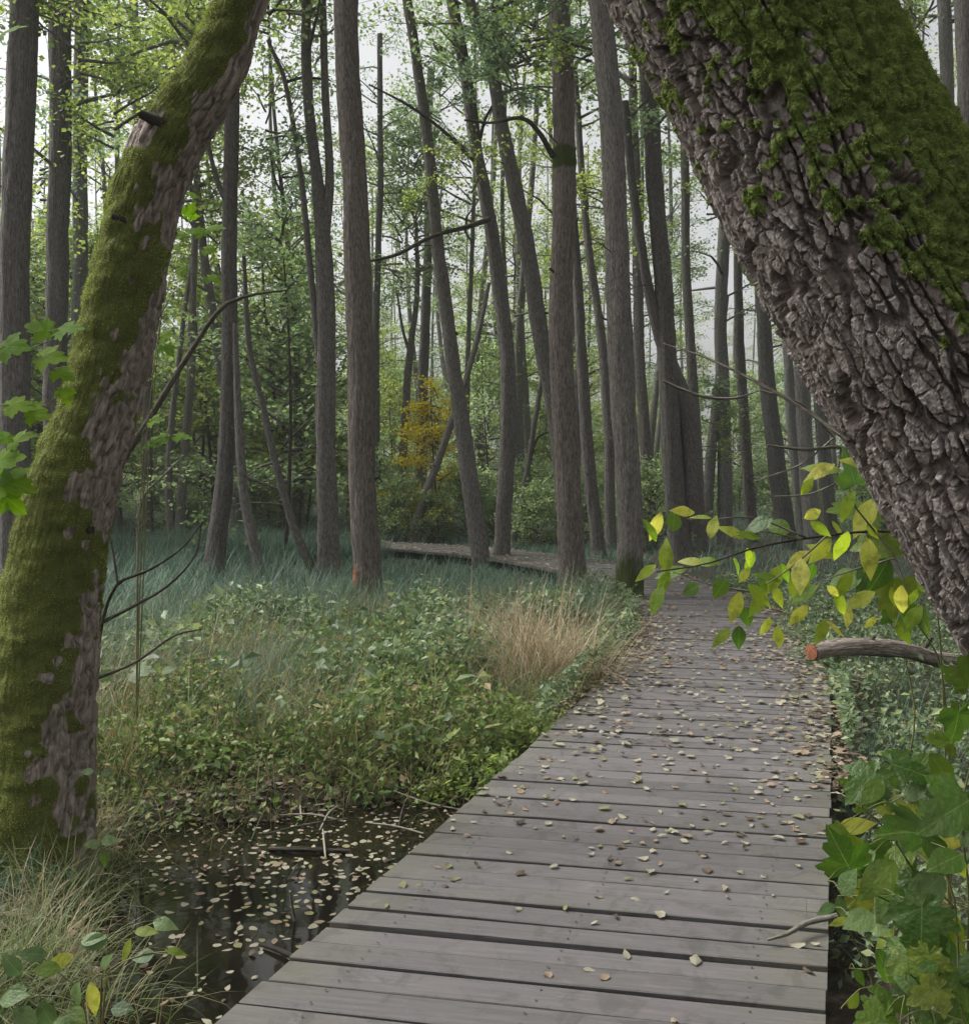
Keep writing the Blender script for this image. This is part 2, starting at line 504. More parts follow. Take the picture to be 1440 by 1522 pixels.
def mat_wood():
    m, t, o = new_mat('weathered_plank')
    tc = nd(t, 'ShaderNodeTexCoord').outputs['Object']
    oi = nd(t, 'ShaderNodeObjectInfo')
    rv = nd(t, 'ShaderNodeCombineXYZ')
    t.links.new(mth(t, 'MULTIPLY', oi.outputs['Random'], 57.0), rv.inputs[1])
    t.links.new(mth(t, 'MULTIPLY', oi.outputs['Random'], 13.0), rv.inputs[0])
    g = mapped(t, tc, (0.35, 7.0, 3.0), rv.outputs[0])
    n1 = noise(t, g, 9, 6, 0.65, 0.4)
    fine = noise(t, mapped(t, tc, (1.2, 40, 20), rv.outputs[0]), 8, 4, 0.6)
    blot = noise(t, mapped(t, tc, (1, 1.6, 1), rv.outputs[0]), 3.2, 5, 0.6)
    spk = noise(t, mapped(t, tc, (1, 1, 1), rv.outputs[0]), 55, 3, 0.7)
    c = ramp(t, n1, [(0.25, (0.074, 0.068, 0.066)), (0.5, (0.100, 0.092, 0.091)), (0.75, (0.132, 0.123, 0.123))])
    c = mixc(t, ramp(t, fine, [(0.55, (0, 0, 0)), (0.75, (0.4, 0.4, 0.4))]), c, (0.060, 0.067, 0.064))
    c = mixc(t, ramp(t, blot, [(0.45, (0, 0, 0)), (0.75, (0.55, 0.55, 0.55))]), c, (0.115, 0.100, 0.098))
    # green algae towards the plank ends, brighter wood where feet pass
    sx = nd(t, 'ShaderNodeSeparateXYZ')
    t.links.new(tc, sx.inputs[0])
    ends = mth(t, 'MULTIPLY', mth(t, 'ABSOLUTE', sx.outputs[0]), 1.0)
    e = ramp(t, mth(t, 'ADD', ends, mth(t, 'MULTIPLY', mth(t, 'SUBTRACT', blot, 0.5), 0.9)), [(0.55, (0, 0, 0)), (0.95, (0.6, 0.6, 0.6))])
    c = mixc(t, e, c, (0.105, 0.102, 0.070))
    st = noise(t, mapped(t, tc, (1.0, 0.8, 1.0), rv.outputs[0]), 6.5, 6, 0.7, 0.8)
    c = mixc(t, ramp(t, st, [(0.52, (0, 0, 0)), (0.60, (0.5, 0.5, 0.5)), (0.8, (0.8, 0.8, 0.8))]), c, (0.056, 0.052, 0.046))
    c = mixc(t, ramp(t, noise(t, mapped(t, tc, (0.9, 0.9, 1), rv.outputs[0]), 2.1, 5, 0.65), [(0.55, (0, 0, 0)), (0.75, (0.55, 0.55, 0.55))]), c, (0.085, 0.090, 0.060))
    c = mixc(t, ramp(t, st, [(0.25, (0.45, 0.45, 0.45)), (0.40, (0, 0, 0))]), c, (0.185, 0.175, 0.170))
    c = mixc(t, ramp(t, spk, [(0.62, (0, 0, 0)), (0.72, (0.5, 0.5, 0.5))]), c, (0.09, 0.075, 0.065))
    hv = nd(t, 'ShaderNodeHueSaturation')
    t.links.new(c, hv.inputs['Color'])
    t.links.new(mth(t, 'ADD', mth(t, 'MULTIPLY', oi.outputs['Random'], 0.35), 0.85), hv.inputs['Value'])
    finish(t, o, hv.outputs[0], ramp(t, blot, [(0.3, (0.55,) * 3), (0.7, (0.8,) * 3)]), mth(t, 'ADD', n1, mth(t, 'MULTIPLY', fine, 0.8)), 0.45, 0.006, 0.35)
    return m
M['wood'] = mat_wood()
def mat_simple(name, c1, c2, scale=6, rough=0.9, spec=0.2):
    m, t, o = new_mat(name)
    tc = nd(t, 'ShaderNodeTexCoord').outputs['Object']
    n = noise(t, tc, scale, 6, 0.65)
    finish(t, o, ramp(t, n, [(0.3, c1), (0.7, c2)]), rough, n, 0.6, 0.02, spec)
    return m
M['beam'] = mat_simple('dark_wet_beam', (0.018, 0.015, 0.013), (0.04, 0.034, 0.028), 12)
M['cut'] = mat_simple('fresh_cut_wood', (0.16, 0.055, 0.03), (0.30, 0.13, 0.07), 40, 0.8)
M['nail'] = mat_simple('rusty_nail', (0.02, 0.015, 0.012), (0.06, 0.04, 0.03), 60, 0.6, 0.4)
M['bleached'] = mat_simple('bleached_twig', (0.22, 0.20, 0.16), (0.36, 0.33, 0.27), 30)
def mat_ground():
    m, t, o = new_mat('marsh_soil')
    tc = nd(t, 'ShaderNodeTexCoord').outputs['Object']
    n1 = noise(t, tc, 3.0, 6, 0.65)
    n2 = noise(t, tc, 28, 5, 0.7)
    c = ramp(t, n2, [(0.3, (0.016, 0.012, 0.009)), (0.55, (0.045, 0.034, 0.024)), (0.75, (0.10, 0.076, 0.05))])
    c = mixc(t, ramp(t, n1, [(0.45, (0, 0, 0)), (0.65, (0.7, 0.7, 0.7))]), c, (0.035, 0.045, 0.018))
    finish(t, o, c, 0.85, n2, 0.8, 0.03, 0.3)
    return m
M['ground'] = mat_ground()
def mat_water():
    m, t, o = new_mat('pond_water')
    tc = nd(t, 'ShaderNodeTexCoord').outputs['Object']
    n = noise(t, tc, 5, 3, 0.5)
    c = ramp(t, noise(t, tc, 2.2, 4), [(0.35, (0.005, 0.0045, 0.003)), (0.7, (0.014, 0.012, 0.007))])
    p = finish(t, o, c, 0.04, n, 0.06, 0.02, 0.5)
    p.inputs['IOR'].default_value = 1.33
    return m
M['water'] = mat_water()

# ------------------------------------------------------------------ the setting: ground, water, boardwalk
WATER_Z = -0.30
CL = np.array([(-2.45, -4.3, 0), (-1.60, -1.95, 0), (-0.75, 0.40, 0), (0.125, 2.82, 0), (1.07, 5.42, 0), (1.87, 7.75, 0), (2.45, 10.2, 0), (2.66, 12.2, 0),
               (2.50, 14.5, 0), (1.75, 16.9, 0), (0.45, 19.3, 0), (-1.4, 21.3, 0), (-3.8, 22.7, 0), (-7.2, 23.8, 0), (-12.5, 24.6, 0)])
CLS = spline(CL, 900)
HALF = 0.835
POOL = np.array([(-0.15, 5.55), (-0.75, 5.50), (-1.25, 5.25), (-1.75, 5.15), (-1.80, 4.55), (-1.50, 3.95), (-1.32, 3.30), (-1.38, 2.5), (-1.9, 1.2), (-2.2, -1.0), (-1.2, -1.0), (0.3, 2.8), (0.9, 4.6)])
def poly_sd(px, py, poly):
    """signed distance, negative inside"""
    d = np.full(px.shape, 1e9)
    ins = np.zeros(px.shape, bool)
    n = len(poly)
    for i in range(n):
        ax, ay = poly[i]
        bx, by = poly[(i + 1) % n]
        ex, ey = bx - ax, by - ay
        tt = np.clip(((px - ax) * ex + (py - ay) * ey) / (ex * ex + ey * ey), 0, 1)
        d = np.minimum(d, np.hypot(px - ax - tt * ex, py - ay - tt * ey))
        c = ((ay > py) != (by > py)) & (px < (bx - ax) * (py - ay) / (by - ay + 1e-12) + ax)
        ins ^= c
    return np.where(ins, -d, d)
def path_dist(x, y):
    x = np.asarray(x, float).ravel()
    y = np.asarray(y, float).ravel()
    c = CLS[::3]
    r = np.empty(len(x))
    for a in range(0, len(x), 20000):
        r[a:a + 20000] = np.sqrt(((x[a:a + 20000, None] - c[None, :, 0]) ** 2 + (y[a:a + 20000, None] - c[None, :, 1]) ** 2).min(1))
    return r
def gz(x, y):
    x = np.atleast_1d(np.asarray(x, float))
    y = np.atleast_1d(np.asarray(y, float))
    p = np.stack((x, y, np.zeros_like(x)), 1)
    z = -0.19 + 0.07 * fbm(p * 0.9, 3, 5) + 0.05 * fbm(p * 4, 2, 9)
    far = sstep(22, 70, np.hypot(x, y))
    z = z + far * 0.5 * fbm(p * 0.06, 2, 3)
    z = np.where(path_dist(x, y) < 1.05, np.minimum(z, -0.24), z)
    sd = poly_sd(x, y, POOL)
    z = z - 0.20 * sstep(0.28, -0.25, sd) - 0.02 * sstep(0.8, 0.2, sd)
    pit = np.hypot((x - 0.95) / 0.4, (y - 2.35) / 0.6)
    return z - 0.3 * sstep(1.3, 0.5, pit)
def axis_lines(a, b, fa, fb, fine, coarse):
    l = list(np.arange(fa, fb, fine))
    x, s = fb, fine
    while x < b:
        l.append(x)
        s = min(s * 1.18, coarse)
        x += s
    x, s = fa - fine, fine
    while x > a:
        l.append(x)
        s = min(s * 1.18, coarse)
        x -= s
    return np.array(sorted(l))
gx = axis_lines(-420, 420, -4, 5, 0.09, 30)
gy = axis_lines(-120, 520, -1, 12, 0.09, 30)
X2, Y2 = np.meshgrid(gx, gy)
Z2 = gz(X2.ravel(), Y2.ravel())
nx = len(gx)
ii = (np.arange(len(gy) - 1)[:, None] * nx + np.arange(nx - 1)[None]).ravel()
gmb = MB().add(np.stack((X2.ravel(), Y2.ravel(), Z2), 1), [np.stack((ii, ii + 1, ii + nx + 1, ii + nx), 1)])
kind(link('ground', gmb.mesh('ground', M['ground'])), 'structure')
wm = MB().add([(-2.6, -1.3, WATER_Z), (1.4, -1.3, WATER_Z), (1.4, 6.0, WATER_Z), (-2.6, 6.0, WATER_Z)], [np.array([[0, 1, 2, 3]])])
kind(link('water', wm.mesh('water', M['water'], False)), 'structure')

deck = link('boardwalk', None)
kind(deck, 'structure')
CLN = spline(CL, 3000)
dS = np.concatenate(([0], np.cumsum(np.linalg.norm(np.diff(CLN, axis=0), axis=1))))
def at_s(s):
    p = np.array([np.interp(s, dS, CLN[:, k]) for k in range(3)])
    q = np.array([np.interp(s + 0.05, dS, CLN[:, k]) for k in range(3)])
    return p, unit(q - p)
def plank_mesh(L, W, T, rl, shear=0.0):
    """chamfered board, slightly bowed, ragged length; x along, y across, top at z=0"""
    n = 5
    xs = np.linspace(-L / 2, L / 2, n)
    b = 0.003
    prof = [(-W / 2, -T), (-W / 2, -b), (-W / 2 + b, 0), (W / 2 - b, 0), (W / 2, -b), (W / 2, -T)]
    V = []
    for k, x in enumerate(xs):
        bow = rl.uniform(-0.0025, 0.0025)
        ex = 0.0
        for (py_, pz) in prof:
            V.append((x + ex + py_ * shear, py_ + rl.uniform(-0.0015, 0.0015), pz + (bow if pz > -T else 0)))
    m = len(prof)
    Q = [[k * m + j, k * m + (j + 1) % m, (k + 1) * m + (j + 1) % m, (k + 1) * m + j] for k in range(n - 1) for j in range(m)]
    mb = MB().add(V, [np.array(Q)[:, ::-1]])
    mb.P.append(np.array([list(range(m)), [(n - 1) * m + m - 1 - j for j in range(m)]]))
    mb.M.append(np.zeros(2, np.int32))
    for nx_ in (-0.62, 0.0, 0.62):                 # pairs of nail heads over the bearers
        for sy in (-1, 1):
            ax_, ay_ = nx_ + rl.uniform(-.012, .012), sy * W * 0.27 + rl.uniform(-.006, .006)
            mb.add([(ax_ + ay_ * shear + 0.0045 * math.cos(q), ay_ + 0.0045 * math.sin(q), 0.0032) for q in np.linspace(0, 2 * math.pi, 6, endpoint=False)], [np.arange(6)[None]], 1)
    return mb.mesh('plank', [M['wood'], M['nail']], False)
rl = random.Random(3)
s = 5.6
PLANKS = []
while s < dS[-1] - 0.3 and len(PLANKS) < 299:
    W = rl.uniform(0.108, 0.130)
    gap = rl.choice((0.004, 0.007, 0.010, 0.013, 0.016, 0.020)) if rl.random() < 0.86 else 0.027
    p, d = at_s(s + W / 2)
    skew = R(9.0) * float(1 - sstep(5.5, 11, np.array([p[1]]))[0]) * (1 if p[1] < 12 else 0)
    ang = math.atan2(d[1], d[0]) - math.pi / 2 + skew + rl.uniform(-0.004, 0.004)
    L = 2 * HALF / math.cos(skew) + rl.uniform(-0.008, 0.008)
    o = link('plank', plank_mesh(L, W, 0.045, rl, math.tan(skew)), deck, (p[0] + rl.uniform(-0.003, 0.003), p[1], rl.uniform(-0.004, 0.003)), (rl.uniform(-0.006, 0.006), rl.uniform(-0.003, 0.003), ang))
    PLANKS.append(o)
    s += W + gap
for off in (-0.62, 0.0, 0.62):                     # bearers under the boards
    mb = MB()
    T = np.gradient(CLS, axis=0)
    T /= np.linalg.norm(T, axis=1)[:, None]
    c = CLS[::6] + np.stack((T[::6, 1], -T[::6, 0], np.zeros(len(T[::6]))), 1) * off
    nrm = np.stack((T[::6, 1], -T[::6, 0], np.zeros(len(c))), 1)
    ring = np.stack([c + nrm * sx * 0.05 + np.array((0, 0, sz)) for sx, sz in ((-1, -0.20), (-1, -0.056), (1, -0.056), (1, -0.20))], 1)
    k = np.arange(len(c) - 1)[:, None] * 4
    j = np.arange(4)[None]
    Q = np.stack((k + j, k + (j + 1) % 4, k + 4 + (j + 1) % 4, k + 4 + j), 2).reshape(-1, 4)
    mb.add(ring.reshape(-1, 3), [Q])
    link('beam', mb.mesh('beam', M['beam'], False), deck)

# ------------------------------------------------------------------ tree builders
def extend_up(pts, target_z, rng):
    """continue a stem beyond its top point up to target_z, straightening"""
    pts = [np.array(p, float) for p in pts]
    d = unit(pts[0][:3] - pts[1][:3])
    cur = pts[0].copy()
    add = []
    while cur[2] < target_z:
        d = unit(d + np.array((rng.uniform(-.04, .04), rng.uniform(-.05, .05), 0.09)))
        cur = cur.copy()
        cur[:3] += d * 1.6
        cur[3] *= 0.90
        add.append(cur)
    return add[::-1] + pts
def base_moss(zh, strength, ring=None):
    def f(V, nr, co):
        z = V[:, :, 2] + 0.25
        m = np.clip(1.0 - z / zh, 0, 1) * strength
        if ring:
            m = np.maximum(m, 1.1 * np.exp(-((z - ring[0]) / ring[1]) ** 2))
        return m
    return f
def leaves_geo(Pc, size, tilt, rng, aspect=0.8, up=None):
    """one folded kite per point: returns V, quads"""
    n = len(Pc)
    size = np.broadcast_to(size, (n,))
    nm = rng.normal(size=(n, 3)) * tilt + np.array((0, 0, 1.0))
    nm /= np.linalg.norm(nm, axis=1)[:, None]
    a = rng.normal(size=(n, 3))
    a[:, 2] -= 0.35
    a -= nm * (a * nm).sum(1)[:, None]
    a /= np.linalg.norm(a, axis=1)[:, None]
    b = np.cross(nm, a)
    s = size[:, None]
    w_ = s * aspect * 0.5
    V = np.stack((Pc, Pc + a * s * 0.42 + b * w_ + nm * s * 0.08, Pc + a * s, Pc + a * s * 0.42 - b * w_ + nm * s * 0.08), 1)
    return V.reshape(-1, 3), np.arange(n * 4).reshape(n, 4)
def limb_system(rng, z0, z1, rad, nlimb, ltwig, leaf_per, spread, bend=0.25, axis=None):
    """limbs from an axis, twigs from the limbs, leaf points round the twigs"""
    limbs, pts = [], []
    for i in range(nlimb):
        f = (i + rng.uniform(0, 1)) / nlimb
        z = z0 + (z1 - z0) * f
        az = rng.uniform(0, 2 * math.pi)
        L = rad * (1.0 - 0.75 * f ** 1.6) * rng.uniform(0.6, 1.15)
        el = rng.uniform(0.1, 0.55) + 0.4 * f
        d = np.array((math.cos(az) * math.cos(el), math.sin(az) * math.cos(el), math.sin(el)))
        c = [np.array((0, 0, z))]
        nseg = 5
        for k in range(nseg):
            d = unit(d + rng.normal(size=3) * 0.16 + np.array((0, 0, -bend * 0.12 * k)))
            c.append(c[-1] + d * L / nseg)
        c = np.array(c)
        limbs.append((c, 0.010 + 0.012 * L, 0.004))
        for k in range(ltwig):
            t = rng.uniform(0.25, 1.0)
            b = np.array([np.interp(t, np.linspace(0, 1, nseg + 1), c[:, q]) for q in range(3)])
            dd = unit(d + rng.normal(size=3) * 0.8)
            dd[2] *= 0.5
            l2 = rng.uniform(0.25, 0.75) * (0.5 + 0.25 * rad)
            e = b + unit(dd) * l2
            limbs.append((np.array((b, (b + e) / 2 + rng.normal(size=3) * 0.05, e)), 0.006, 0.002))
            m = rng.poisson(leaf_per)
            tt = rng.uniform(0.1, 1.08, m)[:, None]
            pts.append(b + (e - b) * tt + rng.normal(size=(m, 3)) * spread * np.array((1, 1, 0.55)))
    return limbs, np.concatenate(pts)
def crown_meshes(seed, z0, z1, rad, nlimb, ltwig, leaf_per, spread, lsize, mat, tilt=0.55):
    rng = np.random.default_rng(seed)
    limbs, pts = limb_system(rng, z0, z1, rad, nlimb, ltwig, leaf_per, spread)
    lm = MB()
    for c, r0, r1 in limbs:
        add_tube(lm, c, np.linspace(r0, r1, len(c)), 4, caps=False)
    V, Q = leaves_geo(pts, rng.uniform(0.7, 1.25, len(pts)) * lsize, tilt, rng, 0.82)
    fm = MB().add(V, [Q])
    return lm.mesh('limbs', M['bark']), fm.mesh('crown', mat, False)
print('crowns')
TALL = [crown_meshes(100 + k, 0, 8.5, 2.9, 26, 7, 22, 0.18, 0.10, M['leaf'] if k % 2 else M['leaf_cool']) for k in range(4)]
THIN = [crown_meshes(120 + k, 0, 7.5, 2.6, 20, 6, 14, 0.17, 0.090, M['leaf'] if k % 2 else M['leaf_cool']) for k in range(4)]
LOWT = [crown_meshes(140 + k, 0, 11.5, 2.4, 30, 7, 20, 0.17, 0.095, M['leaf_cool'] if k % 2 else M['leaf']) for k in range(3)]
YOUNG = [crown_meshes(200 + k, 0.7, 4.6, 1.6, 26, 7, 20, 0.12, 0.085, M['leaf'] if k % 2 else M['leaf_light']) for k in range(4)]
BUSH = [crown_meshes(300 + k, 0.1, 1.5, 1.1, 24, 6, 18, 0.10, 0.075, M['leaf_light']) for k in range(3)]
BOUGH = [crown_meshes(350 + k, 0, 1.3, 1.5, 8, 6, 13, 0.11, 0.090, M['leaf'] if k else M['leaf_cool']) for k in range(3)]
GOLD = crown_meshes(400, 0.6, 3.6, 1.3, 24, 7, 22, 0.12, 0.085, M['leaf_yellow'])

def put_crown(root, var, loc, sc, rz):
    a = link('limbs', var[0], root, loc, (0, 0, rz), sc)
    b = link('crown', var[1], root, loc, (0, 0, rz), sc)
    return a, b

def stem_points(pix, Y, lean, ground):
    pts = []
    for (x, y, wd) in pix:
        p = P(x, y, Y)
        pts.append([*p, wd * 0.88 * Y / F / 2])
    return pts
TREE_XY = []
def tree(name, label, Y, stems, mat='bark', moss=0.0, mossh=1.0, height=15.0, crown=None, csc=1.0, cz=None, seed=0, sides=40, twigs=(), extra=(), ring=None, scar=None, group=None, flare=1.25):
    """stems: lists of (pixel x, pixel y, pixel width) from the top down; the first reaches the ground"""
    rng = random.Random(seed * 13 + 5)
    base = stem_points(stems[0], Y, 0, True)
    bx, by = base[-1][0], base[-1][1]
    bz = float(gz(bx, by)[0])
    TREE_XY.append((bx, by))
    root = thing(name, label, 'tree', (bx, by, bz), group)
    mb = MB()
    tops = []
    for k, st in enumerate(stems):
        pts = stem_points(st, Y, 0, k == 0)
        if k == 0:
            last = pts[-1]
            d = unit(np.array(last[:3]) - np.array(pts[-2][:3]))
            if last[2] > bz + 0.5:
                dz = last[2] - bz + 0.1
                pts.append([last[0] + d[0] * dz * 0.35, last[1], bz + 0.28, last[3] * (1 + (flare - 1) * .45)])
                pts.append([last[0] + d[0] * dz * 0.5, last[1], bz - 0.12, last[3] * flare * 1.25])
            else:
                pts.append([last[0], last[1], bz - 0.15, last[3] * flare])
        if st[0][1] <= 30:
            pts = extend_up(pts, height + rng.uniform(-1.5, 1.5), rng)
        tops.append(pts)
        pa = np.array(pts)
        length = np.linalg.norm(np.diff(pa[:, :3], axis=0), axis=1).sum()
        sp = spline(pa, int(length / 0.16) + 6)[::-1]
        # small sideways wobble so no trunk is a ruled line
        zz = sp[:, 2]
        sp[:, 0] += 0.022 * np.sin(zz * 0.9 + seed) + 0.006 * np.sin(zz * 2.3 + seed * 2)
        sp[:, 3] = np.maximum(sp[:, 3], 0.012)
        loc = sp[:, :3] - np.array((bx, by, bz))
        add_tube(mb, loc, sp[:, 3], sides if k == 0 else 14, rough=float(sp[:, 3].mean()) * 0.16, seed=seed + k,
                 moss=base_moss(mossh, moss, ring))
    for (ex, ey, dY, esc) in extra:                     # low leafy boughs, placed at a height the photo shows them
        e = P(ex, ey, Y + dY) - np.array((bx, by, bz))
        put_crown(root, BOUGH[(seed + int(ex)) % 3], tuple(e), esc, rng.uniform(0, 6.28))
    for tw in twigs:                                    # dead or leafy side branches, in pixels at the tree's depth
        q = np.array([[*(P(x, y, Y + dy) - np.array((bx, by, bz))), wd * Y / F / 2] for (x, y, wd, dy) in tw])
        c = spline(q, 16)
        bm = MB()
        add_tube(bm, c[:, :3], np.maximum(c[:, 3], 0.005), 6, rough=0.004, seed=seed)
        link('branch', bm.mesh('branch', M['twig']), root)
    tk = link('trunk', mb.mesh('trunk', M[mat]), root)
    m0 = np.array(tops[0])
    if scar:
        sc_ = P(scar[0], scar[1], Y)
        i_ = np.argsort(m0[:, 2])
        ax0, ar = np.interp(sc_[2], m0[i_, 2], m0[i_, 0]), np.interp(sc_[2], m0[i_, 2], m0[i_, 3])
        th_ = -math.pi / 2 + math.asin(max(-.9, min(.9, (sc_[0] - ax0) / ar)))
        rs = random.Random(5)
        SVt = []
        for a_ in range(9):
            for b_ in range(13):
                u_, v_ = (a_ / 4 - 1), (b_ / 6 - 1)
                rr_ = ar * (1.13 if u_ * u_ + v_ * v_ < .75 else 0.95) + rs.uniform(-.006, .006)
                SVt.append((ax0 - bx + math.cos(th_ + u_ * .38) * rr_, math.sin(th_ + u_ * .38) * rr_, sc_[2] - bz + v_ * 0.20 + rs.uniform(-.01, .01)))
        Qs = [(a_ * 13 + b_, a_ * 13 + b_ + 1, (a_ + 1) * 13 + b_ + 1, (a_ + 1) * 13 + b_) for a_ in range(8) for b_ in range(12)]
        so = link('bark_scar', MB().add(SVt, [np.array(Qs)]).mesh('bark_scar', M['cut']), tk)
        so['label'] = 'reddish bare scar in the bark'
    for q in range(5):
        zq = rng.uniform(1.5, min(9.0, max(2.0, m0[0][2] - 1)))
        i_ = np.argsort(m0[:, 2])
        cx_, cy_, rd_ = (np.interp(zq, m0[i_, 2], m0[i_, k_]) for k_ in (0, 1, 3))
        az = rng.uniform(0, 6.28)
        ln_ = rng.choice((0.06, 0.1, 0.3, 0.6, 0.9))
        dv = unit((math.cos(az), math.sin(az), rng.uniform(-.1, .5)))
        c0 = np.array((cx_, cy_, zq)) - np.array((bx, by, bz)) + dv * rd_ * 0.6
        r0_ = min(0.022, rd_ * 0.25) if ln_ < .2 else 0.009
        cc = spline(np.array((c0, c0 + dv * (rd_ * .4 + ln_ * .5) + np.array((0, 0, rng.uniform(-.04, .04))), c0 + dv * (rd_ * .4 + ln_) + np.array((0, 0, rng.uniform(-.1, .06))))), 8)
        bm = MB()
        add_tube(bm, cc, np.linspace(r0_, r0_ * (.7 if ln_ < .2 else .3), 8), 6, rough=r0_ * .2, seed=q)
        link('branch_stub' if ln_ < .2 else 'dead_twig', bm.mesh('dead_twig', M['twig']), tk)
    if crown is not None:
        for pts in tops[:2]:
            t0 = np.array(pts[0][:3]) - np.array((bx, by, bz))
            zc = (height - 6.5 if cz is None else cz)
            zc = min(zc, t0[2] - 1.0)
            pz = np.array([p_[2] for p_ in pts][::-1]) - bz
            px_ = np.interp(zc, pz, np.array([p_[0] for p_ in pts][::-1])) - bx
            py_ = np.interp(zc, pz, np.array([p_[1] for p_ in pts][::-1])) - by
            put_crown(root, crown, (px_, py_, zc), csc, rng.uniform(0, 6.28))
    return root

print('trees')
# ---- the trunks one can tell apart, left to right
tree('alder_tree', 'thick straight grey trunk behind the mossy leaning trunk, outermost of a row of three', 12.5, [[(34, 0, 44), (26, 300, 44), (22, 640, 46), (20, 800, 50)]], crown=THIN[0], extra=[(30, 60, .6, 1.0), (120, 120, .2, .9)], seed=1, height=15)
tree('alder_tree', 'dark straight trunk, middle one of three standing behind the mossy leaning trunk', 16, [[(91, 0, 33), (86, 300, 33), (84, 560, 35), (84, 830, 40)]], crown=LOWT[0], extra=[(110, 40, -.5, 1.1), (60, 300, .8, .8), (170, 230, 0, 1.0)], seed=2, height=17, cz=6.0)
tree('alder_tree', 'pale slim trunk, innermost of three behind the mossy leaning trunk', 20, [[(123, 0, 21), (120, 250, 22), (116, 560, 23), (118, 800, 26)]], 'bark_far', crown=LOWT[1], extra=[(160, 60, 0, 1.2), (190, 160, .5, 1.0), (140, 440, .5, .9)], seed=3, height=18, cz=7.0)
tree('alder_tree', 'thin grey trunk topped by leaves beyond the bend of the mossy trunk', 27, [[(200, 0, 13), (200, 110, 13), (214, 400, 14), (222, 785, 16)]], crown=LOWT[2], extra=[(215, 80, 0, 1.4), (250, 40, .5, 1.3), (150, 300, 0, 1.2), (260, 330, 1, 1.2)], seed=4, height=18, cz=7.5)
tree('twin_tree', 'two slim grey stems side by side rising from the sedge behind bare twigs', 25, [[(292, 250, 9), (286, 500, 12), (272, 700, 14), (268, 803, 18)], [(300, 300, 7), (262, 560, 9), (250, 700, 12), (258, 800, 16)]], crown=YOUNG[1], csc=1.4, cz=7.0, seed=5)
tree('forked_tree', 'slender grey trunk with a thin side stem forking off, standing in the sedge', 15.5, [[(348, 0, 20), (346, 130, 22), (344, 300, 24), (341, 500, 25), (334, 680, 27), (318, 850, 36)], [(296, 60, 5), (308, 200, 7), (322, 262, 8), (338, 300, 10)]], extra=[(400, 60, .3, 1.0), (320, 60, .5, .9), (420, 300, 1.0, .9)], seed=6, crown=THIN[1], height=14, flare=1.4)
tree('young_tree', 'thin dark trunk leaning, half hidden behind the slender forked trunk', 15.3, [[(352, 480, 8), (353, 600, 12), (362, 740, 16), (385, 862, 20)]], seed=7, crown=None, moss=0.5, mossh=0.8)
tree('leaning_tree', 'thin crooked mossy trunk leaning away from the twin stemmed tree', 16.2, [[(362, 380, 6), (372, 510, 9), (392, 600, 11), (410, 690, 12), (438, 790, 14), (468, 862, 17)]], seed=8, moss=0.8, mossh=2.2)
tree('forked_tree', 'dark trunk splitting into several upright stems beside the thick straight trunk', 16.3, [[(456, 0, 15), (460, 160, 16), (472, 290, 20), (480, 380, 28), (485, 520, 31), (487, 700, 33), (488, 855, 40)], [(481, 0, 12), (485, 150, 13), (488, 260, 15), (481, 350, 18)], [(400, 60, 6), (425, 120, 8), (445, 260, 9), (462, 420, 11), (476, 540, 14)]], extra=[(430, 30, .5, 1.0), (395, 210, .8, .9), (420, 360, 1.2, .9)], seed=9, crown=THIN[2], height=15,
     twigs=[[(424, 122, 5, 0), (450, 115, 4, 0.1), (490, 118, 3, 0.2)]])
tree('alder_tree', 'thick straight trunk with finely furrowed bark and a reddish scar near its foot', 13.2, scar=(531, 862), stems= [[(516, 0, 38), (520, 150, 38), (526, 300, 40), (533, 480, 43), (540, 680, 44), (546, 820, 45), (549, 895, 50)]], mat='bark_red', seed=10, crown=THIN[3], height=15)
tree('leaning_tree', 'slender trunk leaning steadily, mossy foot beside the far stretch of boardwalk', 18.6, [[(603, 0, 14), (634, 190, 17), (650, 350, 20), (668, 510, 23), (690, 660, 27), (706, 760, 29), (717, 835, 32)]], extra=[(655, 190, .3, .7)], seed=11, moss=0.75, mossh=1.1, crown=THIN[0], height=17, cz=11.5)
tree('alder_tree', 'curved dark trunk standing close by the slender leaning one at the far boardwalk', 19.2, [[(672, 0, 18), (690, 110, 19), (706, 210, 20), (736, 370, 22), (752, 510, 25), (754, 640, 26), (748, 760, 26), (747, 830, 30)]], extra=[(690, 140, -.5, .95), (760, 110, -.8, 1.1), (640, 340, -.5, .6)], seed=12, crown=LOWT[0], height=18, cz=11.0,
     twigs=[[(735, 322, 9, 0), (700, 335, 7, -0.4), (640, 352, 6, -0.8), (590, 378, 5, -1.0), (550, 388, 3, -1.1)], [(706, 240, 7, 0), (660, 195, 5, -0.5), (610, 158, 4, -0.8), (548, 125, 2, -1.0)], [(712, 215, 6, 0), (720, 180, 5, -0.3), (735, 150, 3, -0.5)]])
tree('leaning_tree', 'leaning forked trunk passing behind the thick trunk beside the boardwalk bend', 18.0, [[(698, 0, 18), (728, 95, 20), (744, 190, 22), (765, 280, 24), (788, 390, 26), (806, 500, 27), (822, 600, 28), (842, 760, 30), (850, 835, 34)], [(738, 0, 11), (742, 50, 11), (732, 110, 12)]], extra=[(800, 60, .3, 1.1), (770, 170, -.3, .9), (700, 300, .6, .8)], seed=13, crown=THIN[1], height=15)
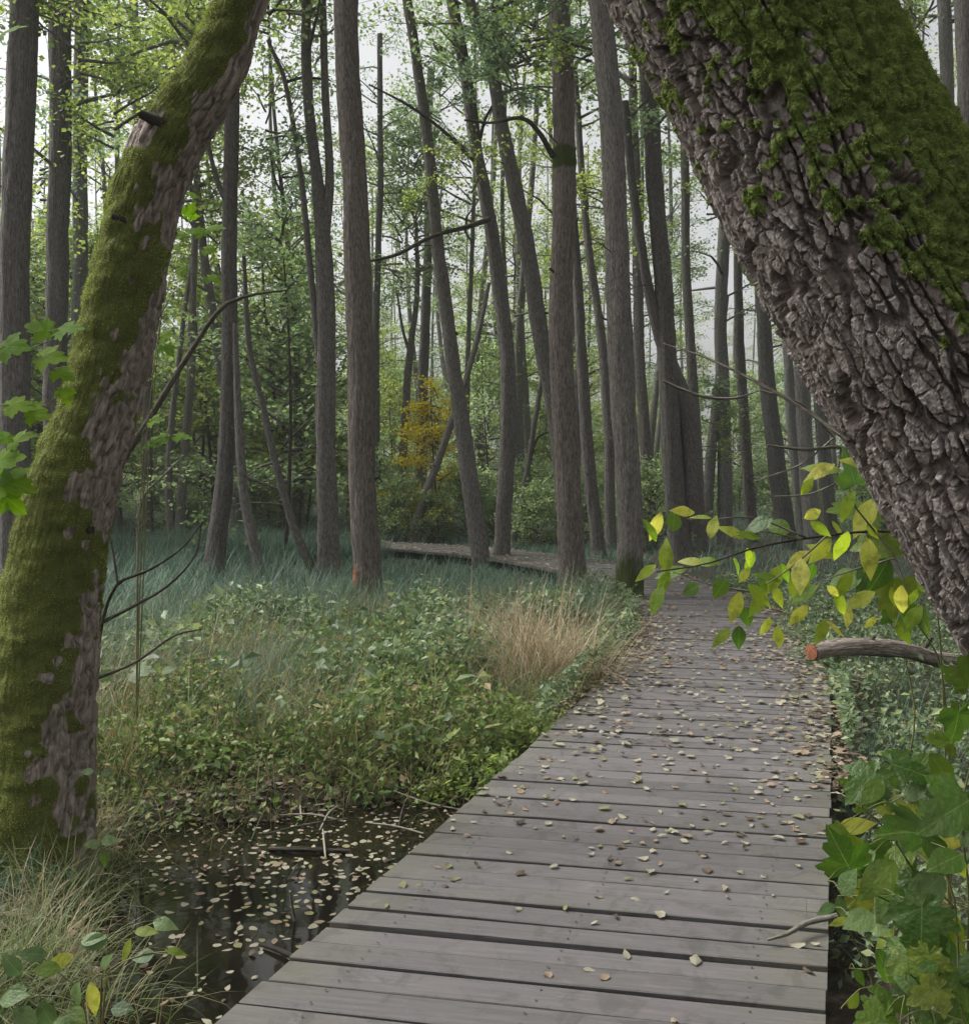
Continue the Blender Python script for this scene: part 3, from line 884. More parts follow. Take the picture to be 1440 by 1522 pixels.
tree('alder_tree', 'thick upright trunk by the boardwalk with a mossy dark ring partway up', 14.2, ring=(6.55, 0.16), stems= [[(829, 0, 34), (834, 120, 35), (838, 260, 37), (836, 420, 38), (838, 580, 40), (844, 740, 42), (850, 885, 50)]], mat='bark_red', extra=[(760, 165, -.7, .7), (790, 110, -.4, .8)], seed=14, crown=LOWT[2], height=15, cz=8.5,
     twigs=[[(822, 232, 9, 0), (800, 195, 7, -0.4), (775, 175, 6, -0.7), (730, 182, 4, -0.9), (690, 178, 3, -1.0)]])
tree('alder_tree', 'thick grey trunk with a green mossy foot rising at the boardwalk bend', 12.6, [[(890, -5, 35), (904, 150, 37), (912, 280, 39), (920, 450, 40), (931, 640, 41), (936, 780, 41), (934, 905, 50)]], extra=[(880, 100, .6, .8)], seed=15, moss=1.25, mossh=1.6, crown=THIN[3], height=15, flare=1.2)
tree('forked_tree', 'stout trunk beyond the boardwalk bend with a limb merging from one side', 19.5, [[(955, 0, 24), (966, 130, 26), (976, 300, 27), (986, 450, 29), (992, 560, 32), (1002, 700, 34), (1012, 830, 42)], [(930, 150, 12), (942, 280, 15), (962, 430, 18), (996, 545, 26), (1024, 620, 30), (1034, 790, 34)]], extra=[(940, 60, .4, .9), (900, 330, .8, .9)], seed=16, crown=LOWT[1], height=17, cz=8)
tree('alder_tree', 'thin dark trunk with moss behind the stout forked trunk', 23, [[(1012, 0, 11), (1018, 230, 13), (1022, 450, 15), (1030, 600, 17), (1042, 790, 22)]], extra=[(1050, 330, .5, .9)], seed=17, crown=THIN[2], height=17)
tree('alder_tree', 'pale trunk with a narrow companion stem in the trunks under the leaning tree', 25, [[(1084, 0, 15), (1078, 300, 18), (1072, 480, 20), (1074, 620, 22), (1078, 790, 26)], [(1080, 440, 10), (1066, 580, 15), (1054, 690, 18), (1050, 790, 20)]], 'bark_far', extra=[(1080, 640, -1, .9), (1060, 690, -1.5, .8)], seed=18, crown=THIN[0], height=18)
tree('alder_tree', 'narrow dark trunk standing between two paler trunks under the leaning tree', 25.5, [[(1090, 0, 11), (1096, 380, 13), (1100, 500, 15), (1106, 640, 17), (1116, 790, 20)]], seed=19, crown=LOWT[0], height=18, cz=9)
tree('alder_tree', 'smooth grey trunk swelling to its foot, framed by the underside of the leaning tree', 23.5, [[(1112, 0, 18), (1122, 250, 20), (1132, 430, 22), (1142, 570, 25), (1154, 690, 28), (1166, 800, 34)]], 'bark_far', seed=20, crown=THIN[1], height=17)
tree('alder_tree', 'slim pale trunk, one of a dim group behind the yellowing branch', 28, [[(1160, 100, 12), (1170, 520, 15), (1182, 680, 17), (1190, 785, 20)]], 'bark_far', seed=21, crown=THIN[2], csc=.8, cz=9)
tree('alder_tree', 'broad dim trunk just behind the yellowing branch and the leaning tree', 22.5, [[(1176, 100, 19), (1190, 540, 23), (1200, 680, 25), (1208, 800, 30)]], 'bark_far', seed=22, crown=THIN[3], csc=.8, cz=9)
tree('alder_tree', 'dim trunk touching the outline of the leaning tree above the cut log', 24.5, [[(1206, 100, 16), (1218, 600, 20), (1228, 700, 22), (1236, 800, 26)]], 'bark_far', seed=23, crown=LOWT[1], csc=.8, cz=9)
tree('alder_tree', 'straight dark trunk seen above the mossy shoulder of the leaning tree', 21, [[(1350, 0, 14), (1352, 110, 15), (1356, 400, 17), (1360, 810, 22)]], seed=24, crown=THIN[0], height=17, cz=10)
tree('alder_tree', 'pale trunk of a close pair behind the mossy shoulder of the leaning tree', 17.5, [[(1402, 0, 20), (1406, 170, 21), (1412, 500, 23), (1420, 830, 28)]], 'bark_far', extra=[(1380, 60, .3, .8)], seed=25, crown=THIN[1], height=16)
tree('alder_tree', 'darker trunk of a close pair behind the mossy shoulder of the leaning tree', 16.5, [[(1430, 0, 24), (1434, 200, 25), (1442, 500, 27), (1450, 840, 32)]], seed=26, crown=THIN[2], height=16)
# ---- smaller trunks in the gaps
tree('young_tree', 'thin dark tree with a forked top left of the yellow leaves', 27, [[(618, 330, 5), (620, 440, 8), (606, 560, 12), (597, 690, 14), (584, 785, 18)], [(590, 430, 4), (600, 490, 5), (612, 530, 7)]], seed=31, crown=YOUNG[0], csc=1.2, cz=6)
tree('alder_tree', 'straight grey trunk right beside the patch of yellow leaves', 29, [[(640, 100, 11), (634, 400, 14), (630, 560, 17), (626, 700, 18), (626, 785, 22)]], 'bark_far', seed=32, crown=THIN[3], csc=.9, cz=9)
tree('leaning_tree', 'thin dark stem leaning against the lean of its neighbours near the yellow leaves', 24, [[(726, 420, 6), (712, 490, 8), (692, 570, 10), (664, 650, 12), (634, 730, 14), (614, 795, 20)]], seed=33)
tree('leaning_tree', 'thin stem leaning towards the curved dark trunk, near the boardwalk bend', 23, [[(808, 540, 6), (800, 600, 8), (788, 680, 9), (770, 770, 12), (764, 800, 14)]], seed=34, twigs=[[(786, 690, 5, 0), (800, 650, 4, 0), (825, 640, 3, 0)]])
tree('leaning_tree', 'dark leaning trunk between the two thick trunks at the boardwalk bend', 20.5, [[(832, 0, 9), (850, 280, 13), (858, 440, 17), (868, 600, 20), (882, 740, 22), (890, 825, 26)]], seed=35, crown=THIN[0], height=16, moss=.4)
tree('alder_tree', 'slimmer brown trunk behind the grey mossy footed trunk, leaning a little', 22, [[(852, 100, 9), (872, 330, 12), (890, 480, 14), (902, 620, 16), (908, 760, 18), (908, 815, 22)]], seed=36, crown=THIN[1], csc=.8, cz=9)
tree('alder_tree', 'slim trunk standing just beyond the thick straight furrowed trunk', 26, [[(566, 50, 8), (563, 350, 10), (558, 600, 12), (560, 790, 15)]], 'bark_far', seed=37, crown=THIN[2], csc=.8, cz=9)
tree('alder_tree', 'dark slim trunk half hidden by the grey trunk at the boardwalk bend', 24, [[(940, 60, 12), (946, 350, 15), (955, 600, 18), (966, 800, 22)]], seed=38, crown=THIN[3], csc=.8, cz=9.5)

# ---- the far forest
rng = np.random.default_rng(21)
FAR_T = []
for k in range(6):
    mb = MB()
    hgt = 17
    z = np.linspace(-0.2, hgt, 40)
    c = np.stack((0.25 * np.sin(z * 0.35 + k) + 0.03 * z * (k - 2.5) * 0.6, 0.2 * np.sin(z * 0.3 + 2 * k), z), 1)
    c[:, :2] -= c[0, :2]
    add_tube(mb, c, np.interp(z, [-0.2, 0.5, hgt], [0.19, 0.15, 0.035]), 10, rough=0.02, seed=k, moss=base_moss(1.0, 0.6))
    FAR_T.append((mb.mesh('trunk', M['bark_far']), c))
placed = list(TREE_XY)
cnt = 0
for tries in range(6000):
    if cnt >= 195:
        break
    Y = 24 + 62 * rng.random() ** 1.4
    X = rng.uniform(-0.78, 0.78) * Y
    if min((X - a) ** 2 + (Y - b) ** 2 for a, b in placed) < (1.5 if Y < 60 else 1.2) ** 2:
        continue
    if path_dist([X], [Y])[0] < 1.6:
        continue
    placed.append((X, Y))
    k = int(rng.integers(6))
    z = float(gz(X, Y)[0])
    sw = rng.uniform(0.55, 1.25)
    wl = ('very slim' if sw < 0.75 else 'slim' if sw < 1.0 else 'sturdy') + (' tree' if Y < 40 else ' distant tree')
    root = thing('alder_tree', wl + ' among many in the far woodland behind the sedge', 'tree', (X, Y, z), wl + 's of the far woodland', rng.uniform(0, 6.28))
    link('trunk', FAR_T[k][0], root, (0, 0, 0), None, (sw, sw, rng.uniform(0.85, 1.1)))
    var = (TALL + LOWT + THIN)[int(rng.integers(11))]
    zc = rng.uniform(3.5, 8.5) if Y < 42 else rng.uniform(1.0, 6.0)
    cc = FAR_T[k][1]
    put_crown(root, var, (np.interp(zc, cc[:, 2], cc[:, 0]) * sw, np.interp(zc, cc[:, 2], cc[:, 1]) * sw, zc), rng.uniform(0.75, 1.05), rng.uniform(0, 6.28))
    cnt += 1

# ---- young trees and bushes of the understorey
YT = []
for k in range(4):
    mb = MB()
    z = np.linspace(-0.15, 4.3, 22)
    c = np.stack((0.10 * np.sin(z * 0.9 + k), 0.10 * np.sin(z * 0.7 + 2 * k), z), 1)
    c[:, :2] -= c[0, :2]
    add_tube(mb, c, np.linspace(0.035, 0.010, len(z)), 7, rough=0.003, seed=k)
    YT.append(mb.mesh('trunk', M['twig']))
def sapling(X, Y, sc, k, label, group=None, var=None, name='young_tree'):
    root = thing(name, label, 'tree', (X, Y, float(gz(X, Y)[0])), group, rng.uniform(0, 6.28))
    link('trunk', YT[k % 4], root, None, None, sc)
    put_crown(root, var or YOUNG[k % 4], (0, 0, 0), sc, rng.uniform(0, 6.28))
    return root
for tries in range(3000):
    if cnt >= 1000 + 20:
        break
    if cnt < 1000:
        cnt = 1000
    Y = rng.uniform(19.5, 34)
    X = rng.uniform(-0.62, -0.13) * Y
    if min((X - a) ** 2 + (Y - b) ** 2 for a, b in placed) < 0.7 or path_dist([X], [Y])[0] < 2.0:
        continue
    placed.append((X, Y))
    sapling(X, Y, rng.uniform(1.2, 2.1), int(rng.integers(4)), 'tall leafy sapling growing between the nearer trunks beyond the sedge', 'tall saplings between the nearer trunks')
    cnt += 1
cnt = 0
for tries in range(4000):
    if cnt >= 150:
        break
    Y = 23 + 50 * rng.random() ** 0.9
    X = rng.uniform(-0.72, 0.72) * Y
    if min((X - a) ** 2 + (Y - b) ** 2 for a, b in placed) < 0.9 or path_dist([X], [Y])[0] < 2.2 or (0.10 < X / Y < 0.42 and Y < 42) or (-0.12 < X / Y <= 0.10 and Y < 34):
        continue
    placed.append((X, Y))
    sapling(X, Y, rng.uniform(0.7, 1.35) if Y < 32 else rng.uniform(1.0, 1.8), int(rng.integers(4)), 'leafy young tree in the understorey of the far woodland', 'young trees of the understorey')
    cnt += 1
cnt = 0
for tries in range(4000):
    if cnt >= 200:
        break
    Y = 21 + 48 * rng.random() ** 1.1
    X = rng.uniform(-0.72, 0.72) * Y
    if min((X - a) ** 2 + (Y - b) ** 2 for a, b in placed) < 0.5 or path_dist([X], [Y])[0] < 1.9:
        continue
    placed.append((X, Y))
    k = int(rng.integers(3))
    root = thing('bush', 'low leafy green bush on the floor of the far woodland', 'bush', (X, Y, float(gz(X, Y)[0])), 'bushes on the woodland floor', rng.uniform(0, 6.28))
    put_crown(root, BUSH[k], (0, 0, 0), rng.uniform(0.6, 1.3), 0)
    cnt += 1
for (bx_, bY, bs) in ((590, 24.5, 1.0), (640, 24.0, 0.8), (690, 25.5, 1.1), (735, 24.5, 0.7), (560, 26, 1.2), (800, 22.5, 0.9), (780, 25, 1.2)):
    p = P(bx_, 700, bY)
    root = thing('bush', 'pale green bush standing just beyond the far stretch of boardwalk', 'bush', (p[0], bY, float(gz(p[0], bY)[0])), 'bushes beyond the far boardwalk', rng.uniform(0, 6.28))
    put_crown(root, BUSH[int(bx_) % 3], (0, 0, 0), bs, 0)
p = P(652, 640, 25)
sapling(p[0], 25, 1.05, 1, 'young tree with yellow autumn leaves between the far trunks', None, GOLD)

# ------------------------------------------------------------------ the big leaning trunk with plated bark
print('big trunk')
def big_trunk():
    YB = 2.2
    pix = [(700, -900, 250), (880, -420, 300), (1046, -87, 325), (1146, 83, 335), (1250, 285, 345), (1352, 462, 352), (1440, 600, 360), (1518, 735, 368), (1600, 860, 380), (1720, 1060, 400), (1860, 1320, 430), (1990, 1600, 480), (2060, 1960, 600)]
    pts = []
    for x, y, wd in pix:
        p = P(x, y, YB + 0.10 * (y - 400) / 1000 * -1)
        pts.append([*p, wd * YB / F / 2 * 0.96])
    pts = np.array(pts)
    # continue above the frame, curving up over the path
    up = [[pts[0][0] - 0.75, 2.6, pts[0][2] + 1.7, 0.16], [pts[0][0] - 0.2, 2.4, pts[0][2] + 0.75, 0.175]]
    pts = np.concatenate((np.array(up), pts))
    # rings: dense only where the photo looks
    L = np.concatenate(([0], np.cumsum(np.linalg.norm(np.diff(pts[:, :3], axis=0), axis=1))))
    a, b = L[4] - 0.12, L[10]
    ts = np.concatenate((np.arange(0, a, 0.03), np.arange(a, b, 0.0030), np.arange(b, L[-1], 0.03)))
    sp = spline(pts, ts / L[-1])
    bx, by = pts[-1][0], pts[-1][1]
    bz = float(gz(bx, by)[0])
    org = np.array((bx, by, bz))
    C = sp[:, :3]
    T, N, B = frames(C)
    # angles: fine on the side facing the boardwalk, coarse on the back
    front = np.linspace(-1.75, 1.75, 410)
    back = np.linspace(1.75, 2 * math.pi - 1.75, 46)[1:-1]
    ang = np.concatenate((front, back))
    V, nr, co, Q = tube_geo(C, sp[:, 3], ang=ang)
    co2 = co.reshape(-1, 3)
    co2[:, :2] *= 1.0
    rr = 0.26 / np.maximum(np.linalg.norm(co2[:, :2], axis=1), 1e-6)
    co2[:, :2] *= rr[:, None]
    # plates: angular cells drawn out along the trunk, split by long furrows, flaking in steps
    wv = np.stack((fbm(co2 * 12, 3, 1), fbm(co2 * 12, 3, 2), fbm(co2 * 12, 3, 3)), 1)
    hi = fbm(co2 * 110, 3, 21)
    q = (co2 + wv * 0.016) * np.array((1, 1, 0.17)) / 0.040
    f1, f2, cellb = worley(q, 11)
    furrow = sstep(0.05, 0.135, (f2 - f1) + 0.06 * hi)
    q2 = (co2 + wv * 0.008) * np.array((1, 1, 0.50)) / 0.025
    g1, g2, cell = worley(q2, 31)
    crack = sstep(0.03, 0.10, (g2 - g1) + 0.06 * hi)
    q3 = (co2 + wv * 0.004) * np.array((1, 1, 0.62)) / 0.0115
    k1, k2, cell2 = worley(q3, 71)
    fine = fbm(co2 * 170, 3, 5)
    mid = fbm(co2 * np.array((26, 26, 10)), 3, 7)
    disp = furrow * 0.021 + furrow * crack * (0.004 + 0.006 * cell) + furrow * crack * 0.0028 * np.floor(cell2 * 3) / 2 + 0.0016 * fine + 0.007 * mid - 0.019
    # moss on the upper side, thinning towards the foot
    side = np.array((0.86, 0.10, 0.51))
    lat = (nr.reshape(-1, 3) @ side)
    sl = np.repeat(ts, len(ang))
    frac = (sl - a) / (b - a)
    thr = np.interp(frac, [0, 0.15, 0.35, 0.53, 0.66, 0.82, 1.0], [-0.92, -0.80, -0.58, -0.36, -0.06, 0.36, 0.80])
    mz = lat - thr + 0.75 * fbm(co2 * 9, 3, 41) + 0.85 * fbm(co2 * 32, 3, 44)
    moss = sstep(-0.06, 0.10, mz)
    qm = (co2 + wv * 0.006) * np.array((1, 1, 0.75)) / 0.021
    h1, h2, hc = worley(qm, 51)
    lump = np.clip(1 - h1 * 1.15, 0, 1)
    mdisp = 0.005 + lump * (0.008 + 0.009 * hc) + 0.003 * fbm(co2 * 90, 2, 61)
    disp = disp * (1 - 0.6 * moss) + mdisp * moss
    Vd = V.reshape(-1, 3) + nr.reshape(-1, 3) * disp[:, None]
    root = thing('leaning_tree', 'massive leaning trunk with deep plated bark and moss, arching over the boardwalk', 'tree', org)
    mb = MB().add(Vd - org, [Q], 0, bark_co=co2, moss=moss, plate=0.5 * cell + 0.5 * cell2)
    tr = link('trunk', mb.mesh('trunk', M['big_bark'], False), root)
    # moss: tiny shoots on the lumps
    r2 = np.random.default_rng(5)
    keep = np.where((moss > 0.5) & (frac > -0.02) & (frac < 1.02) & (np.tile(np.arange(len(ang)), len(ts)) < 410))[0]
    pick = r2.choice(keep, 75000)
    n = len(pick)
    base = Vd[pick] + r2.normal(size=(n, 3)) * 0.0012 - org
    d = nr.reshape(-1, 3)[pick] * 0.75 + r2.normal(size=(n, 3)) * 0.55 + np.array((0, 0, -0.25))
    d /= np.linalg.norm(d, axis=1)[:, None]
    ln = r2.uniform(0.003, 0.009, n)[:, None]
    sd = np.cross(d, r2.normal(size=(n, 3)))
    sd /= np.linalg.norm(sd, axis=1)[:, None]
    wdt = r2.uniform(0.0008, 0.0018, n)[:, None]
    Vm = np.stack((base - sd * wdt, base + sd * wdt, base + d * ln), 1).reshape(-1, 3)
    mm = MB().add(Vm, [np.arange(n * 3).reshape(n, 3)])
    kind(link('moss', mm.mesh('moss', M['moss'], False), tr), 'stuff')
    # dead twig springing from the underside, and the branch base
    for pl, r0 in (([(1262, 656, 0), (1190, 605, .15), (1110, 560, .3), (1040, 528, .5), (985, 510, .7)], 0.006), ):
        c = spline(np.array([P(x, y, 2.15 + dy) for x, y, dy in pl]) - org, 24)
        bm = MB()
        add_tube(bm, c, np.linspace(r0, 0.0015, 24), 6, rough=0.001)
        link('dead_twig', bm.mesh('dead_twig', M['twig']), tr)
    put_crown(root, YOUNG[0], tuple(pts[0][:3] - org - np.array((0, 0, 0.6))), 0.9, 1.0)
    return root
big_trunk()

# ------------------------------------------------------------------ the mossy trunk
print('mossy trunk')
def mossy_trunk():
    Y = 4.45
    pix = [(357, 0, 70), (318, 100, 84), (258, 200, 96), (216, 300, 98), (187, 430, 106), (150, 600, 112), (115, 700, 124), (82, 850, 140), (68, 1000, 148), (62, 1150, 150), (56, 1290, 168)]
    pts = [[*P(x, y, Y + 0.0001 * (1290 - y)), wd * 0.95 * Y / F / 2] for x, y, wd in pix]
    rr = random.Random(3)
    pts = extend_up(pts, 8.5, rr)
    pts = np.array(pts + [[pts[-1][0], pts[-1][1], -0.40, pts[-1][3] * 1.25]])
    bx, by = pts[-1][0], pts[-1][1]
    bz = float(gz(bx, by)[0])
    org = np.array((bx, by, bz))
    L = np.linalg.norm(np.diff(pts[:, :3], axis=0), axis=1).sum()
    sp = spline(pts, 900)
    V, nr, co, Q = tube_geo(sp[:, :3], sp[:, 3], 190)
    c2 = co.reshape(-1, 3)
    wv = np.stack((fbm(c2 * 10, 3, 1), fbm(c2 * 10, 3, 2), fbm(c2 * 10, 3, 3)), 1)
    f1, f2, cell = worley((c2 + wv * 0.02) * np.array((1, 1, 0.25)) / 0.035, 8)
    lat = nr.reshape(-1, 3) @ unit((-0.85, -0.25, 0.45))
    z = V[:, :, 2].reshape(-1)
    m = lat + 0.60 + 1.1 * fbm(c2 * np.array((6, 6, 3.0)), 3, 4) + 0.95 * fbm(c2 * np.array((26, 26, 12)), 3, 6) - 0.25 * sstep(0.9, 0.0, z) * (lat < 0.2)
    moss = sstep(-0.10, 0.16, m)
    bare = np.exp(-((z - 3.15) / 0.09) ** 2) * (lat > 0.35) * 1.0
    moss = moss * (1 - np.clip(bare, 0, 1))
    d = (1 - moss) * (sstep(0.03, 0.16, f2 - f1 + 0.06 * fbm(c2 * 60, 2, 77)) * (0.010 + 0.010 * cell) + 0.004 * fbm(c2 * 70, 2, 78)) + 0.010 * fbm(c2 * 7, 3, 12) + moss * (0.008 + 0.020 * fbm(c2 * 17, 3, 13))
    Vd = V.reshape(-1, 3) + nr.reshape(-1, 3) * d[:, None]
    root = thing('leaning_tree', 'leaning trunk thickly coated in bright green moss beside the pool', 'tree', org)
    mb = MB().add(Vd - org, [Q], 0, bark_co=c2, moss=moss)
    tr = link('trunk', mb.mesh('trunk', M['bark_moss']), root)
    r2 = np.random.default_rng(6)
    keep = np.where((moss > 0.5) & (z < 4.2) & (nr.reshape(-1, 3)[:, 1] < 0.45))[0]
    n = 95000
    pick = r2.choice(keep, n)
    base = Vd[pick] + r2.normal(size=(n, 3)) * 0.003 - org
    dd = nr.reshape(-1, 3)[pick] * 0.7 + r2.normal(size=(n, 3)) * 0.5 + np.array((0, 0, -0.45))
    dd /= np.linalg.norm(dd, axis=1)[:, None]
    ln = r2.uniform(0.003, 0.010, n)[:, None]
    sd = np.cross(dd, r2.normal(size=(n, 3)))
    sd /= np.linalg.norm(sd, axis=1)[:, None]
    wdt = r2.uniform(0.0012, 0.0030, n)[:, None]
    Vm = np.stack((base - sd * wdt, base + sd * wdt, base + dd * ln), 1).reshape(-1, 3)
    kind(link('moss', MB().add(Vm, [np.arange(n * 3).reshape(n, 3)]).mesh('moss', M['moss_bright'], False), tr), 'stuff')
    # broken branch stubs
    for (x, y, dx, dy, r0, ln_) in ((212, 170, -0.9, 0.35, 0.024, 0.012), (170, 322, -0.8, 0.3, 0.016, 0.010), (128, 788, 0.9, 0.1, 0.030, 0.03), (24, 850, -0.6, 0.5, 0.020, 0.03)):
        p = P(x, y, Y - 0.05) - org
        e = p + unit((dx, -0.3, dy)) * ln_
        s_ = p - unit((dx, -0.3, dy)) * 0.09
        bm = MB()
        add_tube(bm, spline(np.array((s_, p, e)), 8), np.linspace(r0 * 1.25, r0 * 0.8, 8), 9, rough=0.006, seed=x)
        link('branch_stub', bm.mesh('branch_stub', M['beam']), tr)
    t0 = pts[0][:3] - org
    put_crown(root, YOUNG[2], tuple(t0 - np.array((0, 0, 1.5))), 1.0, 0.5)
mossy_trunk()

# ------------------------------------------------------------------ ground cover
print('ground cover')
def blades_geo(Pb, ln, wd, lean, curl, rng, segs=3, az=None):
    n = len(Pb)
    az = rng.uniform(0, 2 * math.pi, n) if az is None else az
    h = np.stack((np.cos(az), np.sin(az), np.zeros(n)), 1)
    side = np.stack((-np.sin(az), np.cos(az), np.zeros(n)), 1)
    th = np.broadcast_to(lean, (n,)).copy()
    p = Pb.copy()
    rings = []
    for k in range(segs + 1):
        f = k / segs
        wk = (wd * (1 - f ** 1.5) * (0.7 + 0.6 * f if f < 0.5 else 1.0))[:, None]
        if k == segs:
            rings.append(p[:, None, :])
        else:
            rings.append(np.stack((p - side * wk / 2, p + side * wk / 2), 1))
        th = th + np.broadcast_to(curl, (n,)) / segs
        p = p + (h * np.sin(th)[:, None] + np.array((0, 0, 1.0)) * np.cos(th)[:, None]) * (ln / segs)[:, None]
    V = np.concatenate(rings, 1)
    m = V.shape[1]
    b = np.arange(n)[:, None] * m
    Q = np.concatenate([b + np.array([[2 * k, 2 * k + 1, 2 * k + 3, 2 * k + 2]]) for k in range(segs - 1)]) if segs > 1 else None
    Tt = b + np.array([[2 * (segs - 1), 2 * (segs - 1) + 1, 2 * segs]])
    return V.reshape(-1, 3), ([Q, Tt] if Q is not None else [Tt])
def on_ground(x, y, dz=-0.02):
    return np.stack((x, y, gz(x, y) + dz), 1)
def clear(x, y, dpath=0.9, pool=0.12):
    return (path_dist(x, y) > dpath) & (poly_sd(x, y, POOL) > pool)
def tufts(rng, cx, cy, per, spread):
    x = np.repeat(cx, per) + rng.normal(size=len(cx) * per) * spread
    y = np.repeat(cy, per) + rng.normal(size=len(cy) * per) * spread
    return x, y
def herb_geo(rng, x, y, hmin, hmax, lsize, nl=9, spread=0.07, tilt=0.7):
    """small leafy plants: leaves in a loose dome over each base"""
    n = len(x)
    h = hmin + (hmax - hmin) * np.clip(0.45 + 0.75 * fbm(np.stack((x * 1.6, y * 1.6, x * 0), 1), 3, 23) + 0.18 * rng.normal(size=n), 0.02, 1.1)
    b = on_ground(x, y, 0)
    tops = b + np.stack((rng.normal(size=n) * 0.05, rng.normal(size=n) * 0.05, h), 1)
    lev = rng.uniform(0.35, 1.05, (n, nl))
    pts = b[:, None] + (tops - b)[:, None] * lev[:, :, None]
    pts = pts + rng.normal(size=(n, nl, 3)) * spread * np.array((1, 1, 0.3))
    sz = np.repeat(rng.uniform(0.5, 1.25, n), nl) * rng.uniform(0.6, 1.3, n * nl) * lsize
    V, Q = leaves_geo(pts.reshape(-1, 3), sz, tilt, rng, 0.58)
    sd = np.cross(tops - b, rng.normal(size=(n, 3)))
    sd = sd / (np.linalg.norm(sd, axis=1)[:, None] + 1e-9) * 0.002
    SV = np.stack((b - sd, b + sd, tops), 1).reshape(-1, 3)
    return V, Q, SV, np.arange(n * 3).reshape(n, 3)

g = np.random.default_rng(77)
s0_ = 7.5
# sedge: blue green tufts filling the marsh from 10 m on
cx, cy = g.uniform(-12, 3.2, 3600), g.uniform(9.0, 22.5, 3600)
k = clear(cx, cy, 1.15) & (np.abs(cx) < 0.62 * cy + 1) & (fbm(np.stack((cx * .5, cy * .5, cx * 0), 1), 2, 8) > -0.35)
k &= ~((cy < 9.8) & (cx > -1.0))
cx, cy = cx[k], cy[k]
x, y = tufts(g, cx, cy, 15, 0.10)
V, Ps = blades_geo(on_ground(x, y), np.where((y > 13.5) & (x > -3.2), 0.5, 1.0) * g.uniform(0.35, 0.85, len(x)), g.uniform(0.010, 0.020, len(x)), g.uniform(0.05, 0.45, len(x)), g.uniform(0.3, 1.5, len(x)), g)
o = link('sedge', MB().add(V, Ps).mesh('sedge', M['sedge'], False))
kind(tag(o, 'blue green sedge carpeting the marsh between the trunks', 'sedge'), 'stuff')
# far woodland floor: thin grass and litter plants
cx, cy = g.uniform(-26, 26, 6000), g.uniform(13.5, 46, 6000)
k = clear(cx, cy, 1.2) & (np.abs(cx) < 0.66 * cy + 1) & ((cx > 3.8) | (cy > 22))
x, y = tufts(g, cx[k], cy[k], 9, 0.2)
V, Ps = blades_geo(on_ground(x, y), g.uniform(0.25, 0.7, len(x)), g.uniform(0.012, 0.022, len(x)), g.uniform(0.05, 0.5, len(x)), g.uniform(0.3, 1.4, len(x)), g, 2)
o = link('woodland_grass', MB().add(V, Ps).mesh('woodland_grass', M['sedge'], False))
kind(tag(o, 'dim green grass on the floor of the far woodland', 'grass'), 'stuff')
# taller sedge hiding the far left stretch of boardwalk
cx, cy = g.uniform(-12, -2.0, 520), g.uniform(19.0, 22.4, 520)
k = clear(cx, cy, 1.05) & (path_dist(cx, cy) < 3.2)
x, y = tufts(g, cx[k], cy[k], 22, 0.12)
V, Ps = blades_geo(on_ground(x, y), g.uniform(0.45, 0.95, len(x)), g.uniform(0.009, 0.016, len(x)), g.uniform(0.03, 0.35, len(x)), g.uniform(0.2, 1.2, len(x)), g)
o = link('tall_sedge', MB().add(V, Ps).mesh('tall_sedge', M['sedge'], False))
kind(tag(o, 'taller sedge growing along the far stretch of boardwalk', 'sedge'), 'stuff')
# nettles: pale grey green, in drifts between sedge and pool
tp = G(815, 1035)
def near_tussock(x, y):
    return (np.abs(x - tp[0]) < 0.55) & (y > tp[1] - 1.2) & (y < tp[1] + .5)
cx, cy = g.uniform(-3.6, 1.2, 2600), g.uniform(6.9, 10.6, 2600)
dn = fbm(np.stack((cx * .9, cy * .6, cx * 0), 1), 3, 18)
k = clear(cx, cy, 1.05, 0.3) & (dn > -0.08) & ~near_tussock(cx, cy) & (cx > -0.42 * cy + 0.6)
V, Q, SV, ST = herb_geo(g, cx[k], cy[k], 0.08, 0.62, 0.085, 14, 0.09, 0.9)
o = link('nettles', MB().add(V, [Q]).add(SV, [ST], 1).mesh('nettles', [M['nettle'], M['stem']], False))
kind(tag(o, 'pale grey green nettles crowding the marsh beyond the pool', 'nettles'), 'stuff')
# smaller olive herbs in front of them
cx, cy = g.uniform(-3.6, 1.6, 4200), g.uniform(5.55, 11.0, 4200)
dn = fbm(np.stack((cx * .9, cy * .9, cx * 0), 1), 3, 58)
k = clear(cx, cy, 0.98, 0.06) & (dn > -0.02) & ~near_tussock(cx, cy)
V, Q, SV, ST = herb_geo(g, cx[k], cy[k], 0.04, 0.52, 0.055, 14, 0.08, 0.95)
o = link('olive_herbs', MB().add(V, [Q]).add(SV, [ST], 1).mesh('olive_herbs', [M['olive'], M['stem']], False))
kind(tag(o, 'small olive and yellowish herbs on the bank behind the pool', 'herbs'), 'stuff')
# sedge running into the herbs on the left, teal blades
cx, cy = g.uniform(-4.4, -0.6, 420), g.uniform(7.2, 11.8, 420)
k = (fbm(np.stack((cx * .8, cy * .8, cx * 0), 1), 2, 33) > -0.05)
x, y = tufts(g, cx[k], cy[k], 26, 0.09)
V, Ps = blades_geo(on_ground(x, y), g.uniform(0.35, 0.75, len(x)), g.uniform(0.005, 0.010, len(x)), g.uniform(0.05, 0.5, len(x)), g.uniform(0.4, 1.6, len(x)), g)
o = link('sedge', MB().add(V, Ps).mesh('sedge', M['sedge'], False))
kind(tag(o, 'teal sedge tufts standing among the nettles', 'sedge'), 'stuff')
